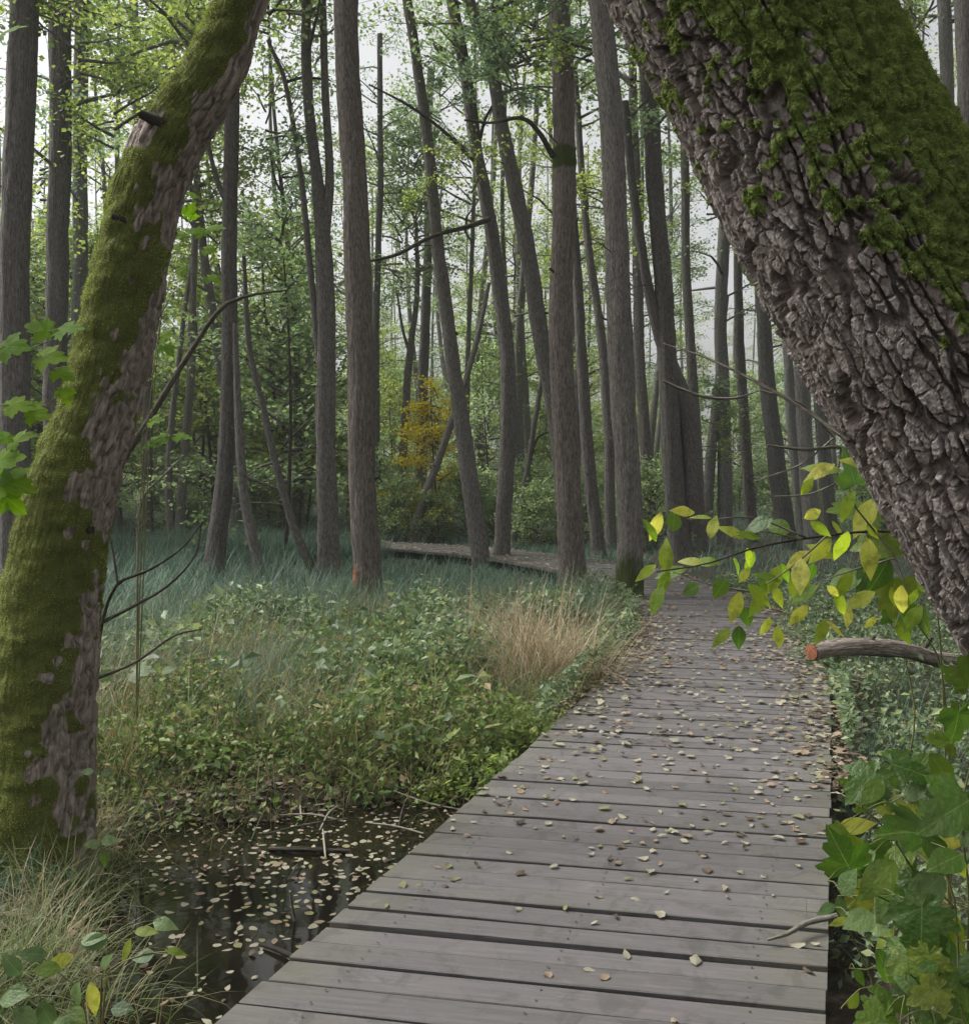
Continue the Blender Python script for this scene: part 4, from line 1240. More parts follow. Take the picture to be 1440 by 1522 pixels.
# meadow grass mixed in, straw and green
cx, cy = g.uniform(-4.4, 2.0, 4200), g.uniform(5.3, 12, 4200)
k = clear(cx, cy, 0.93, -0.02) & (fbm(np.stack((cx * 1.1, cy * 1.1, cx * 0), 1), 2, 36) > -0.28)
x, y = tufts(g, cx[k], cy[k], 12, 0.06)
V, Ps = blades_geo(on_ground(x, y), g.uniform(0.15, 0.85, len(x)) * np.repeat(g.uniform(.5, 1.15, k.sum()), 12), g.uniform(0.003, 0.008, len(x)), g.uniform(0.0, 0.7, len(x)), g.uniform(0.1, 1.7, len(x)), g)
o = link('meadow_grass', MB().add(V, Ps).mesh('meadow_grass', M['mixed_grass'], False))
kind(tag(o, 'thin green and straw coloured grass between pool and boardwalk', 'grass'), 'stuff')
for nm, mt, sd0, cnt_, lab in (('arching_grass', 'grass', 5, 60, 'long arching green grass tufts rising from the bank behind the pool'), ('arching_sedge', 'sedge', 6, 46, 'long arching teal sedge tufts among the nettles'), ('arching_straw', 'dry', 7, 20, 'long arching straw tufts among the herbs')):
    gg = np.random.default_rng(sd0)
    cx, cy = gg.uniform(-3.8, 1.3, cnt_ * 3), gg.uniform(5.9, 11.5, cnt_ * 3)
    k = np.where(clear(cx, cy, 1.15, 0.2))[0][:cnt_]
    x, y = tufts(gg, cx[k], cy[k], 44, 0.07)
    V, Ps = blades_geo(on_ground(x, y), gg.uniform(0.4, 1.0, len(x)) * np.repeat(gg.uniform(.6, 1.05, len(k)), 44), gg.uniform(0.004, 0.009, len(x)), gg.uniform(0.0, 0.5, len(x)), gg.uniform(0.6, 2.3, len(x)), gg, 5)
    o = link(nm, MB().add(V, Ps).mesh(nm, M[mt], False))
    kind(tag(o, lab, 'grass'), 'stuff')
cx, cy = g.uniform(-3.4, 1.2, 420), g.uniform(5.9, 10.8, 420)
dn = fbm(np.stack((cx * .9, cy * .9, cx * 0), 1), 3, 91)
k = clear(cx, cy, 1.1, 0.15) & (dn > 0.02)
V, Q, SV, ST = herb_geo(g, cx[k], cy[k], 0.15, 0.65, 0.14, 8, 0.11, 0.6)
o = link('broad_weeds', MB().add(V, [Q]).add(SV, [ST], 1).mesh('broad_weeds', [M['herb'], M['stem']], False))
kind(tag(o, 'broad leaved pale weeds standing above the smaller herbs', 'weeds'), 'stuff')
# dead straw scattered through the marsh behind the mossy trunk and by the dry clump
cx = np.concatenate((g.normal(-2.35, 0.5, 150), g.normal(0.15, 0.55, 70)))
cy = np.concatenate((g.normal(8.6, 0.9, 150), g.normal(8.9, 0.8, 70)))
k = clear(cx, cy, 1.0, 0.2)
x, y = tufts(g, cx[k], cy[k], 9, 0.07)
V, Ps = blades_geo(on_ground(x, y), g.uniform(0.25, 0.8, len(x)), g.uniform(0.003, 0.006, len(x)), g.uniform(0.0, 0.6, len(x)), g.uniform(0.0, 1.2, len(x)), g)
o = link('dead_straw', MB().add(V, Ps).mesh('dead_straw', M['dry'], False))
kind(tag(o, 'brown dead straw scattered through the marsh plants', 'straw'), 'stuff')
# ragged grass overhanging the back of the pool and the bank by the mossy trunk
cx, cy = g.uniform(-2.9, 0.1, 2600), g.uniform(2.6, 6.2, 2600)
sd_ = poly_sd(cx, cy, POOL)
k = (sd_ > 0.0) & (sd_ < 0.5) & (path_dist(cx, cy) > 0.95) & (g.random(2600) < 0.55)
x, y = tufts(g, cx[k], cy[k], 5, 0.05)
V, Ps = blades_geo(on_ground(x, y), g.uniform(0.10, 0.38, len(x)), g.uniform(0.003, 0.006, len(x)), g.uniform(0.1, 0.9, len(x)), g.uniform(0.3, 1.9, len(x)), g)
o = link('bank_grass', MB().add(V, Ps).mesh('bank_grass', M['mixed_grass'], False))
kind(tag(o, 'ragged grass and straw hanging over the muddy pool bank', 'grass'), 'stuff')
cx, cy = g.uniform(-2.0, 0.2, 130), g.uniform(4.75, 5.7, 130)
k = (path_dist(cx, cy) > 1.0) & (poly_sd(cx, cy, POOL) > -0.42)
x, y = tufts(g, cx[k], cy[k], 6, 0.05)
V, Ps = blades_geo(on_ground(x, y), g.uniform(0.15, 0.42, len(x)), g.uniform(0.003, 0.006, len(x)), g.uniform(0.1, 0.9, len(x)), g.uniform(0.2, 1.6, len(x)), g)
o = link('water_grass', MB().add(V, Ps).mesh('water_grass', M['mixed_grass'], False))
kind(tag(o, 'straggling grass standing in the shallow back of the pool', 'grass'), 'stuff')
cx, cy = g.uniform(-2.2, 0.0, 260), g.uniform(4.9, 6.1, 260)
sd_ = poly_sd(cx, cy, POOL)
k = (path_dist(cx, cy) > 1.0) & (sd_ > -0.1) & (sd_ < 0.5)
V, Q, SV, ST = herb_geo(g, cx[k], cy[k], 0.04, 0.22, 0.045, 9, 0.07, 0.95)
o = link('bank_herbs', MB().add(V, [Q]).add(SV, [ST], 1).mesh('bank_herbs', [M['olive'], M['stem']], False))
kind(tag(o, 'low green herbs creeping down the muddy pool bank', 'herbs'), 'stuff')
# small bright green weeds hugging the deck edge
s_ = g.uniform(9.6, 14.8, 700)
pp = np.stack([np.interp(s_, dS, CLN[:, q]) for q in range(3)], 1)
tt = np.stack([np.interp(s_ + .05, dS, CLN[:, q]) for q in range(3)], 1) - pp
tt /= np.linalg.norm(tt, axis=1)[:, None]
offs = -g.uniform(0.90, 1.35, 700)
x, y = pp[:, 0] + tt[:, 1] * offs, pp[:, 1] - tt[:, 0] * offs
k = poly_sd(x, y, POOL) > -0.02
V, Q, SV, ST = herb_geo(g, x[k], y[k], 0.10, 0.30, 0.045, 12, 0.05)
o = link('edge_weeds', MB().add(V, [Q]).add(SV, [ST], 1).mesh('edge_weeds', [M['leaf'], M['stem']], False))
kind(tag(o, 'fresh green weeds growing along the boardwalk edge by the pool', 'weeds'), 'stuff')
# right hand side: herbs and grass beside the boardwalk
cx, cy = g.uniform(1.2, 6.5, 4600), g.uniform(2.9, 14, 4600)
k = clear(cx, cy, 0.87)
V, Q, SV, ST = herb_geo(g, cx[k], cy[k], 0.10, 0.46, 0.058, 11, 0.085, 0.9)
o = link('verge_herbs', MB().add(V, [Q]).add(SV, [ST], 1).mesh('verge_herbs', [M['herb'], M['stem']], False))
kind(tag(o, 'low leafy herbs on the verge by the cut log', 'herbs'), 'stuff')
cx, cy = g.uniform(1.4, 8.0, 1500), g.uniform(3.4, 16, 1500)
k = clear(cx, cy, 0.95)
x, y = tufts(g, cx[k], cy[k], 11, 0.08)
V, Ps = blades_geo(on_ground(x, y), g.uniform(0.15, 0.45, len(x)), g.uniform(0.004, 0.008, len(x)), g.uniform(0.0, 0.5, len(x)), g.uniform(0.3, 1.4, len(x)), g)
o = link('verge_grass', MB().add(V, Ps).mesh('verge_grass', M['sedge'], False))
kind(tag(o, 'cool green grass on the verge by the cut log', 'grass'), 'stuff')
cx, cy = np.concatenate((g.uniform(-9, -2.1, 2600), g.uniform(2.2, 6, 500))), np.concatenate((g.uniform(-1, 9.5, 2600), g.uniform(-1, 4, 500)))
k = clear(cx, cy, 1.0, 0.1)
x, y = tufts(g, cx[k], cy[k], 9, 0.08)
V, Ps = blades_geo(on_ground(x, y), g.uniform(0.15, 0.5, len(x)), g.uniform(0.004, 0.008, len(x)), g.uniform(0.0, 0.6, len(x)), g.uniform(0.2, 1.6, len(x)), g)
o = link('side_grass', MB().add(V, Ps).mesh('side_grass', M['grass'], False))
kind(tag(o, 'green grass on the marsh ground beside and behind the mossy trunk', 'grass'), 'stuff')
V, Q, SV, ST = herb_geo(g, cx[k], cy[k], 0.05, 0.40, 0.06, 9, 0.09, 0.9)
o = link('side_herbs', MB().add(V, [Q]).add(SV, [ST], 1).mesh('side_herbs', [M['olive'], M['stem']], False))
kind(tag(o, 'low green herbs on the marsh ground beside the mossy trunk', 'herbs'), 'stuff')
# herbs leaning in over both edges of the boards where the path narrows
n_ = 5200
s_ = g.uniform(s0_ + 3.3, s0_ + 11.5, n_)
pp = np.stack([np.interp(s_, dS, CLN[:, q]) for q in range(3)], 1)
tt = np.stack([np.interp(s_ + .05, dS, CLN[:, q]) for q in range(3)], 1) - pp
tt /= np.linalg.norm(tt, axis=1)[:, None]
right = g.random(n_) < 0.62
grow = sstep(s0_ + 3.3, s0_ + 6.5, s_)
wob = 0.5 + 0.9 * fbm(np.stack((s_ * 1.7, right * 9.0, s_ * 0), 1), 3, 12)
inn = g.random(n_) ** 1.6 * np.where(right, 0.42, 0.20) * grow * wob
off = np.where(right, 1, -1) * (HALF + 0.10 - inn)
zz = 0.012 + g.random(n_) * 0.22 * np.clip(1 - inn / 0.5, 0.15, 1)
pts_ = np.stack((pp[:, 0] + tt[:, 1] * off, pp[:, 1] - tt[:, 0] * off, zz), 1)
V, Q = leaves_geo(pts_, g.uniform(0.025, 0.075, n_), 0.8, g, 0.55)
o = link('leaning_herbs', MB().add(V, [Q]).mesh('leaning_herbs', M['herb'], False))
kind(tag(o, 'leafy herbs leaning in over the boardwalk edges', 'herbs'), 'stuff')
# grass at the foot of the mossy trunk
def tussock(name, label, cx, cy, n, spread, l0, l1, w0, w1, mat, seed, curl=(0.4, 1.7), cat='grass', lean=(0.0, 0.45)):
    r = np.random.default_rng(seed)
    x = r.normal(size=n) * spread
    y = r.normal(size=n) * spread
    zg = gz(x + cx, y + cy)
    z0 = float(gz(cx, cy)[0])
    V, Ps = blades_geo(np.stack((x, y, zg - z0 - 0.02), 1), r.uniform(l0, l1, n), r.uniform(w0, w1, n), r.uniform(*lean, n), r.uniform(*curl, n), r, 5)
    o = link(name, MB().add(V, Ps).mesh(name, mat, False), None, (cx, cy, z0))
    return tag(o, label, cat)
p = G(815, 1035)
tussock('dry_grass_tussock', 'straw coloured dry grass clump beside the boardwalk below the thick trunk', p[0], p[1], 900, 0.23, 0.6, 1.25, 0.004, 0.009, M['dry'], 1, (0.3, 1.8))
p = G(745, 985)
tussock('dry_grass_tussock', 'smaller thinner dry grass clump next to the big straw clump', p[0], p[1], 320, 0.2, 0.5, 1.0, 0.003, 0.007, M['dry'], 2)
p = G(262, 985)
tussock('dry_grass_tussock', 'brown dead stalks standing in the sedge behind the mossy trunk', p[0], p[1], 200, 0.28, 0.25, 0.6, 0.003, 0.007, M['dry'], 3, (0.1, 1.1))
p = G(905, 985)
tussock('grass_tussock', 'green and straw grass tuft at the mossy foot of the bend trunk', p[0] - 0.1, p[1] + 1.4, 220, 0.16, 0.2, 0.45, 0.004, 0.008, M['grass'], 4)
for i, (px_, py_, n, mt, lab) in enumerate(((60, 1330, 60, 'dry', 'dry straw grass hanging at the foot of the mossy trunk by the pool'), (20, 1420, 420, 'grass', 'green grass tuft on the pool bank below the mossy trunk'), (110, 1290, 240, 'grass', 'thin grass tuft between the mossy trunk and the pool'), (0, 1300, 120, 'sedge', 'cool green grass growing up against the mossy trunk'), (30, 1180, 160, 'grass', 'green grass hanging over the roots behind the mossy trunk'), (130, 1215, 200, 'mixed_grass', 'straw and green grass at the back corner of the pool'), (-20, 1500, 300, 'grass', 'dense green grass below the pale leaved plant'), (160, 1450, 160, 'mixed_grass', 'short mixed grass on the pool bank nearest the deck'))):
    p = G(px_, py_ + 30, -0.2)
    tussock('grass_tussock', lab, p[0], p[1], n, 0.12, 0.25, 0.55, 0.003, 0.007, M[mt], 10 + i, (0.6, 2.3))

# ------------------------------------------------------------------ leaves: shapes
def leaf_mesh(name, outline, mat, cup=0.12, fold=0.10, droop=0.15, seed=0, wav=0.02):
    """flat outline (half: list of (y, halfwidth)) -> folded, drooping blade with a midrib; unit length along +y"""
    r = random.Random(seed)
    V, Pq = [], []
    for (yy, hw) in outline:
        zc = -droop * yy * yy
        wv = r.uniform(-wav, wav)
        V += [(-hw, yy, zc + fold * hw - cup * hw * hw * 2 + wv), (-hw * .5, yy, zc + fold * hw * .5 + wv * .4), (0, yy, zc), (hw * .5, yy, zc + fold * hw * .5 - wv * .3), (hw, yy, zc + fold * hw - cup * hw * hw * 2 - wv)]
    for k in range(len(outline) - 1):
        for j in range(4):
            Pq.append((k * 5 + j, k * 5 + j + 1, k * 5 + 5 + j + 1, k * 5 + 5 + j))
    return MB().add(V, [np.array(Pq)]).mesh(name, mat)
OVATE = [(0, 0.02), (0.08, 0.13), (0.2, 0.24), (0.36, 0.30), (0.52, 0.28), (0.68, 0.21), (0.84, 0.11), (1.0, 0.005)]
LANCE = [(0, 0.02), (0.1, 0.10), (0.25, 0.18), (0.42, 0.215), (0.6, 0.19), (0.78, 0.11), (0.9, 0.05), (1.0, 0.004)]
ROUND = [(0, 0.03), (0.06, 0.20), (0.2, 0.36), (0.4, 0.44), (0.6, 0.43), (0.8, 0.32), (0.93, 0.16), (1.0, 0.02)]
def lobed_mesh(name, mat, lobes=5, seed=0):
    """palmate leaf: pointed lobes with toothed sides round the stalk, unit length along +y"""
    r = random.Random(seed)
    out_ = []
    A = [-2.35, -1.15, 0.0, 1.15, 2.35] if lobes == 5 else [-1.25, 0.0, 1.25]
    Ln = [0.42, 0.72, 1.0, 0.72, 0.42] if lobes == 5 else [0.75, 1.0, 0.75]
    for i, (a, l) in enumerate(zip(A, Ln)):
        sw = 0.80 if lobes == 5 else 0.85
        if i == 0:
            out_.append((a - 0.55, 0.16))
        out_ += [(a - sw * .62, l * 0.60 + .06), (a - sw * .42, l * 0.78), (a - sw * .26, l * 0.74), (a - 0.13, l * 0.88), (a, l), (a + 0.13, l * 0.88), (a + sw * .26, l * 0.74), (a + sw * .42, l * 0.78), (a + sw * .62, l * 0.60 + .06)]
        if i < len(A) - 1:
            out_.append(((a + A[i + 1]) / 2, 0.50 if lobes == 5 else 0.52))
        else:
            out_.append((a + 0.55, 0.16))
    V = [(0, 0.0, 0)]
    ring1, ring2 = [], []
    for a, l in out_:
        l *= r.uniform(0.94, 1.06)
        vx, vy = math.sin(a) * l, math.cos(a) * l
        rad = math.hypot(vx, vy)
        near = min(abs(a - q) for q in A)
        V.append((vx * .5, vy * .5, -0.05 * rad + 0.10 * min(near, .5) * .5))
        V.append((vx, vy, -0.22 * rad * rad + 0.05 * min(near, .5) + r.uniform(-.015, .015)))
    n = len(out_)
    T3, Q4 = [], []
    for k in range(n - 1):
        T3.append((0, 1 + 2 * (k + 1), 1 + 2 * k))
        Q4.append((1 + 2 * k, 1 + 2 * (k + 1), 2 + 2 * (k + 1), 2 + 2 * k))
    return MB().add(V, [np.array(T3), np.array(Q4)]).mesh(name, mat)
LM = {
    'lobed': [lobed_mesh('lobed_leaf', M['big_leaf'], 5, k) for k in range(4)] + [lobed_mesh('lobed_leaf', M['big_leaf'], 3, k + 9) for k in range(2)],
    'maple': [lobed_mesh('maple_leaf', M['maple_leaf'], 5, k + 20) for k in range(4)],
    'ovate': [leaf_mesh('ovate_leaf', OVATE, M['big_leaf'], seed=k, droop=0.1 + .1 * k) for k in range(4)],
    'pale': [leaf_mesh('pale_leaf', OVATE, M['pale_leaf'], seed=k, droop=0.1 + .1 * k) for k in range(4)],
    'lime': [leaf_mesh('lime_leaf', LANCE, M['lime_leaf'], seed=k, droop=0.05 + .12 * k) for k in range(4)],
}
def put_leaf(root, org, kindname, pos, direction, normal, size, r, name='leaf'):
    d = unit(direction)
    nrm = np.asarray(normal, float)
    nrm = unit(nrm - d * nrm.dot(d))
    xx = np.cross(d, nrm)
    me = r.choice(LM[kindname])
    o = bpy.data.objects.new(name, me)
    COL.objects.link(o)
    o.parent = root
    p = pos - org
    mt = Matrix(((xx[0], d[0], nrm[0], p[0]), (xx[1], d[1], nrm[1], p[1]), (xx[2], d[2], nrm[2], p[2]), (0, 0, 0, 1)))
    o.matrix_local = mt @ Matrix.Diagonal((size * r.uniform(.88, 1.1), size, size, 1))
    return o
def twig_tube(root, org, pts, r0, r1, mat, name='twig', n=24):
    c = spline(np.array(pts) - org, n)
    bm = MB()
    add_tube(bm, c, np.linspace(r0, r1, n), 6, rough=r0 * 0.12)
    return link(name, bm.mesh(name, mat), root)

# ---- yellowing branch hanging out over the boardwalk
def yellow_branch():
    r = random.Random(12)
    bp = np.array((1.95, 2.95, float(gz(1.95, 2.95)[0])))
    root = thing('leafy_shrub', 'shrub branch with yellowing lime leaves reaching over the boardwalk under the leaning trunk', 'shrub', bp)
    Y0 = 2.85
    main = [bp, bp + np.array((-0.05, -0.02, 0.7)), P(1500, 850, 2.92), P(1400, 800, 2.9), P(1300, 790, Y0), P(1200, 800, 2.8), P(1120, 815, 2.76), P(1050, 838, 2.74), P(975, 850, 2.72)]
    twig_tube(root, bp, main, 0.011, 0.0018, M['twig'], n=50)
    for tw in ([(1300, 790), (1330, 830), (1345, 880), (1330, 930)], [(1230, 795), (1180, 840), (1120, 880), (1085, 900)], [(1200, 800), (1120, 770), (1040, 772), (970, 762)], [(1300, 790), (1260, 740), (1230, 700)], [(1190, 802), (1130, 790), (1080, 800)], [(1330, 830), (1260, 850), (1190, 880), (1160, 925)], [(1120, 880), (1060, 870), (1000, 850)], [(1400, 800), (1370, 760), (1330, 720)]):
        twig_tube(root, bp, [P(x, y, 2.78 + 0.02 * i * r.uniform(-1, 1)) for i, (x, y) in enumerate(tw)], 0.0035, 0.001, M['pale_twig'] if r.random() < .5 else M['stem'], n=14)
    L = [  # pixel of the stalk end, length in pixels, direction in the picture (degrees, 0 = right, 90 = up)
        (982, 762, 55, -115), (1032, 762, 50, 178), (1058, 772, 40, 160), (975, 805, 45, 110), (1000, 790, 48, 75), (990, 852, 62, 100), (975, 840, 50, 215), (995, 850, 55, 240), (985, 870, 60, 245),
        (1055, 800, 55, 75), (1020, 845, 60, 195), (1045, 838, 45, 170), (1070, 838, 50, 165), (1105, 800, 48, 150), (1148, 770, 60, 195), (1190, 735, 45, 55), (1195, 770, 55, 20), (1090, 830, 42, -60),
        (1120, 820, 48, -100), (1140, 880, 60, -120), (1100, 880, 60, -115), (1165, 840, 62, -125), (1190, 830, 70, -105), (1180, 850, 60, -80), (1215, 870, 60, -140), (1240, 880, 55, -60), (1150, 870, 45, -75),
        (1085, 935, 45, 215), (1098, 930, 44, -95), (1156, 930, 46, -88), (1160, 865, 50, 150), (1205, 820, 55, -150), (1235, 800, 60, -120), (1260, 790, 65, -100), (1265, 850, 58, -130), (1290, 800, 75, -95), (1250, 700, 70, 170),
        (1240, 690, 60, 200), (1270, 730, 62, -110), (1300, 740, 85, -120), (1310, 700, 80, 160), (1320, 830, 70, -115), (1340, 870, 70, -80), (1300, 880, 60, -140), (1230, 920, 50, -130), (1265, 900, 50, -100), (1200, 900, 50, -125),
        (1330, 920, 55, -60), (1360, 850, 60, -45), (1370, 900, 60, -120), (1240, 830, 55, 150), (1130, 800, 45, 165), (1175, 790, 50, 160), (1080, 860, 45, -130), (1040, 870, 40, -150)] + [(r.uniform(1100, 1370), r.uniform(770, 930), r.uniform(30, 55), r.uniform(-150, -30)) for _ in range(20)]
    for (x, y, ln, a) in L:
        Yl = 2.78 + r.uniform(-0.12, 0.14)
        a = R(a + r.uniform(-8, 8))
        d = np.array((math.cos(a), r.uniform(-0.5, 0.5), math.sin(a)))
        nrm = np.array((r.uniform(-.6, .6), -0.75, r.uniform(0.2, 0.9)))
        put_leaf(root, bp, 'lime' if r.random() < .82 else 'ovate', P(x, y, Yl), d, nrm, ln * Yl / F * 0.84, r)
yellow_branch()
# ---- broad leaved climbers at the right edge
def climber(name, label, base_px, Yb, stems, leaves, seed, cat='plant'):
    r = random.Random(seed)
    bp = P(*base_px, Yb)
    bp[2] = float(gz(bp[0], bp[1])[0])
    root = thing(name, label, cat, bp)
    for st in stems:
        pts = [bp] + [P(x, y, Yy) for (x, y, Yy) in st]
        twig_tube(root, bp, pts, 0.0045, 0.0018, M['stem'], 'stem', 30)
    allp = [P(x, y, Yy) for st in stems for (x, y, Yy) in st]
    for (x, y, Yy, ln, a, kn) in leaves:
        pos = P(x, y, Yy)
        q = min(allp, key=lambda c: np.linalg.norm(c - pos))
        a2 = R(a)
        d = np.array((math.cos(a2), r.uniform(-0.55, -0.05), math.sin(a2)))
        nrm = np.array((r.uniform(-.5, .3), -0.7, r.uniform(0.35, 1.1)))
        lf = put_leaf(root, bp, kn, pos, d, nrm, ln * Yy / F * (0.84 if kn != 'maple' else 0.95), r)
        if np.linalg.norm(q - pos) > 0.01:
            twig_tube(root, bp, [q, (q + pos) / 2 + np.array((0, 0, 0.012)), pos], 0.0016, 0.001, M['stem'], 'leaf_stalk', 6)
    return root
rr = random.Random(44)
def fill(n, x0, x1, y0, y1, Y0, Y1, kinds, l0, l1, a0=200, a1=340, seed=0, cond=None):
    r = random.Random(seed)
    o = []
    while len(o) < n:
        x, y = r.uniform(x0, x1), r.uniform(y0, y1)
        if cond and not cond(x, y):
            continue
        o.append((x, y, r.uniform(Y0, Y1), r.uniform(l0, l1), r.uniform(a0, a1), r.choice(kinds)))
    return o
edge = lambda x, y: x > np.interp(y, [1080, 1150, 1250, 1330, 1400, 1522], [1330, 1260, 1225, 1240, 1340, 1370])
climber('broad_leaved_climber', 'broad lobed green leaves crowding the boardwalk edge below the cut log', (1420, 1522), 2.15,
        [[(1400, 1400, 2.15), (1330, 1250, 2.15), (1280, 1200, 2.15), (1250, 1180, 2.2)], [(1420, 1350, 2.2), (1350, 1180, 2.25), (1360, 1060, 2.25), (1345, 980, 2.25)], [(1400, 1400, 2.1), (1300, 1330, 2.1), (1230, 1310, 2.1)], [(1440, 1350, 2.2), (1430, 1200, 2.2), (1460, 1080, 2.2)]],
        [(1300, 1150, 2.15, 78, 215, 'lobed'), (1262, 1290, 2.10, 84, 120, 'lobed'), (1250, 1330, 2.05, 62, 75, 'pale'), (1330, 1280, 2.08, 95, 215, 'ovate'), (1400, 1300, 2.05, 100, 215, 'pale'), (1290, 1180, 2.2, 60, 150, 'lobed'), (1440, 1190, 2.1, 120, 200, 'lobed'), (1380, 1240, 2.1, 130, 160, 'lobed'), (1330, 1330, 2.0, 75, -80, 'pale'), (1345, 1190, 2.2, 60, 60, 'pale'), (1300, 1360, 2.0, 70, 190, 'pale'), (1430, 1270, 2.0, 85, 190, 'ovate'), (1370, 1350, 1.95, 95, -100, 'lobed'), (1425, 1060, 2.2, 70, -100, 'lobed'), (1440, 1020, 2.2, 80, 100, 'lobed')]
        + fill(50, 1235, 1460, 1090, 1400, 2.1, 2.5, ['lobed', 'ovate', 'ovate', 'pale', 'lime'], 34, 84, 150, 380, 3, edge), 61)
climber('broad_leaved_climber', 'pale jagged leaves over the dark hollow beside the boardwalk end', (1460, 1560), 1.9,
        [[(1430, 1500, 1.9), (1390, 1440, 1.92), (1340, 1430, 1.95)], [(1450, 1480, 1.9), (1430, 1400, 1.92), (1400, 1370, 1.95)], [(1440, 1530, 1.85), (1380, 1500, 1.9), (1345, 1480, 1.9)]],
        [(1350, 1450, 1.92, 62, -95, 'pale'), (1400, 1440, 1.9, 70, 210, 'lobed'), (1420, 1480, 1.9, 75, -120, 'pale'), (1345, 1410, 1.95, 55, 200, 'lobed')]
        + fill(26, 1300, 1460, 1390, 1540, 1.85, 2.1, ['lobed', 'pale', 'ovate', 'lobed'], 40, 78, 170, 340, 8), 62)
climber('broad_leaved_climber', 'lobed leaves hanging in the shade beneath the leaning trunk above the log', (1420, 1100), 3.2,
        [[(1400, 1000, 3.1), (1330, 880, 3.05), (1290, 800, 3.0), (1260, 720, 3.0)], [(1400, 1000, 3.1), (1380, 850, 3.0), (1340, 800, 3.0)]],
        [(1290, 760, 3.0, 80, 170, 'lobed'), (1310, 800, 2.98, 85, -110, 'lobed'), (1280, 850, 3.0, 70, 200, 'pale'), (1330, 860, 2.95, 80, -95, 'lobed'), (1270, 720, 3.0, 70, 100, 'lobed'), (1335, 900, 3.0, 65, -70, 'lobed'), (1300, 830, 3.0, 70, -120, 'pale'), (1360, 900, 3.0, 60, -60, 'ovate')], 63)
climber('bramble', 'dark tangled bramble stems in the hollow beside the near planks', (1330, 1540), 2.3,
        [[(1300, 1480, 2.3), (1270, 1400, 2.3), (1240, 1350, 2.25)], [(1320, 1480, 2.2), (1280, 1470, 2.15), (1250, 1500, 2.1)], [(1350, 1420, 2.2), (1300, 1390, 2.2), (1255, 1372, 2.15)], [(1380, 1440, 2.2), (1330, 1500, 2.15), (1290, 1530, 2.1)], [(1360, 1400, 2.3), (1300, 1440, 2.3), (1262, 1440, 2.3)]],
        [(1240, 1345, 2.25, 36, 190, 'pale'), (1262, 1365, 2.2, 38, 200, 'lime'), (1290, 1385, 2.2, 40, 20, 'pale'), (1270, 1440, 2.25, 34, -60, 'ovate'), (1300, 1470, 2.2, 40, -30, 'pale'), (1262, 1500, 2.1, 34, 60, 'ovate'), (1300, 1515, 2.1, 40, 10, 'ovate')], 66)
# ---- maple sapling at the left edge, another behind the mossy trunk
climber('maple_sapling', 'maple sapling with bright green leaves in front of the row of three trunks', (-60, 1250), 3.35,
        [[(-60, 900, 3.35), (-30, 720, 3.35), (10, 690, 3.35), (40, 700, 3.35)], [(-60, 700, 3.4), (-20, 560, 3.4), (40, 520, 3.4), (95, 500, 3.4)], [(-40, 620, 3.4), (20, 600, 3.4), (70, 605, 3.4)], [(-60, 500, 3.4), (-30, 300, 3.4), (-20, 150, 3.4), (0, 60, 3.4)]],
        [(8, 515, 3.4, 46, 0, 'maple'), (70, 492, 3.4, 40, 160, 'maple'), (90, 490, 3.4, 42, 10, 'maple'), (62, 530, 3.4, 48, 0, 'maple'), (85, 552, 3.4, 34, -20, 'maple'), (95, 580, 3.4, 30, -60, 'maple'), (15, 602, 3.35, 44, 0, 'maple'), (45, 612, 3.35, 40, -10, 'maple'), (20, 655, 3.35, 44, 20, 'maple'), (-5, 690, 3.3, 60, 20, 'maple'), (5, 715, 3.3, 62, -10, 'maple'), (10, 740, 3.3, 40, -40, 'maple'), (-5, 55, 3.4, 50, 30, 'maple'), (10, 650, 3.3, 40, 170, 'maple'), (-10, 700, 3.3, 50, -30, 'pale')], 71, 'tree')
climber('maple_sapling', 'maple sapling with light leaves showing just behind the mossy trunk', (200, 1080), 6.0,
        [[(215, 800, 6.0), (212, 640, 6.0), (240, 620, 6.0)], [(215, 700, 6.0), (235, 500, 6.0), (262, 380, 6.0), (290, 310, 6.0)], [(240, 470, 6.0), (290, 400, 6.0), (310, 380, 6.0)], [(215, 660, 6.0), (250, 650, 6.0), (275, 648, 6.0)]],
        [(290, 290, 6, 24, 160, 'maple'), (310, 340, 6, 28, 10, 'maple'), (300, 345, 6, 26, 170, 'maple'), (275, 350, 6, 26, 190, 'maple'), (305, 370, 6, 22, -10, 'maple'), (265, 365, 6, 24, 200, 'maple'), (310, 412, 6, 24, -20, 'maple'), (275, 400, 6, 22, 190, 'maple'), (225, 625, 6, 26, 10, 'maple'), (245, 650, 6, 26, 190, 'maple'), (262, 648, 6, 26, 0, 'maple'), (240, 500, 6, 22, 10, 'maple'), (245, 515, 6, 24, -40, 'maple'), (232, 655, 6, 24, 200, 'maple'), (280, 320, 6, 24, 60, 'maple')], 72, 'tree')
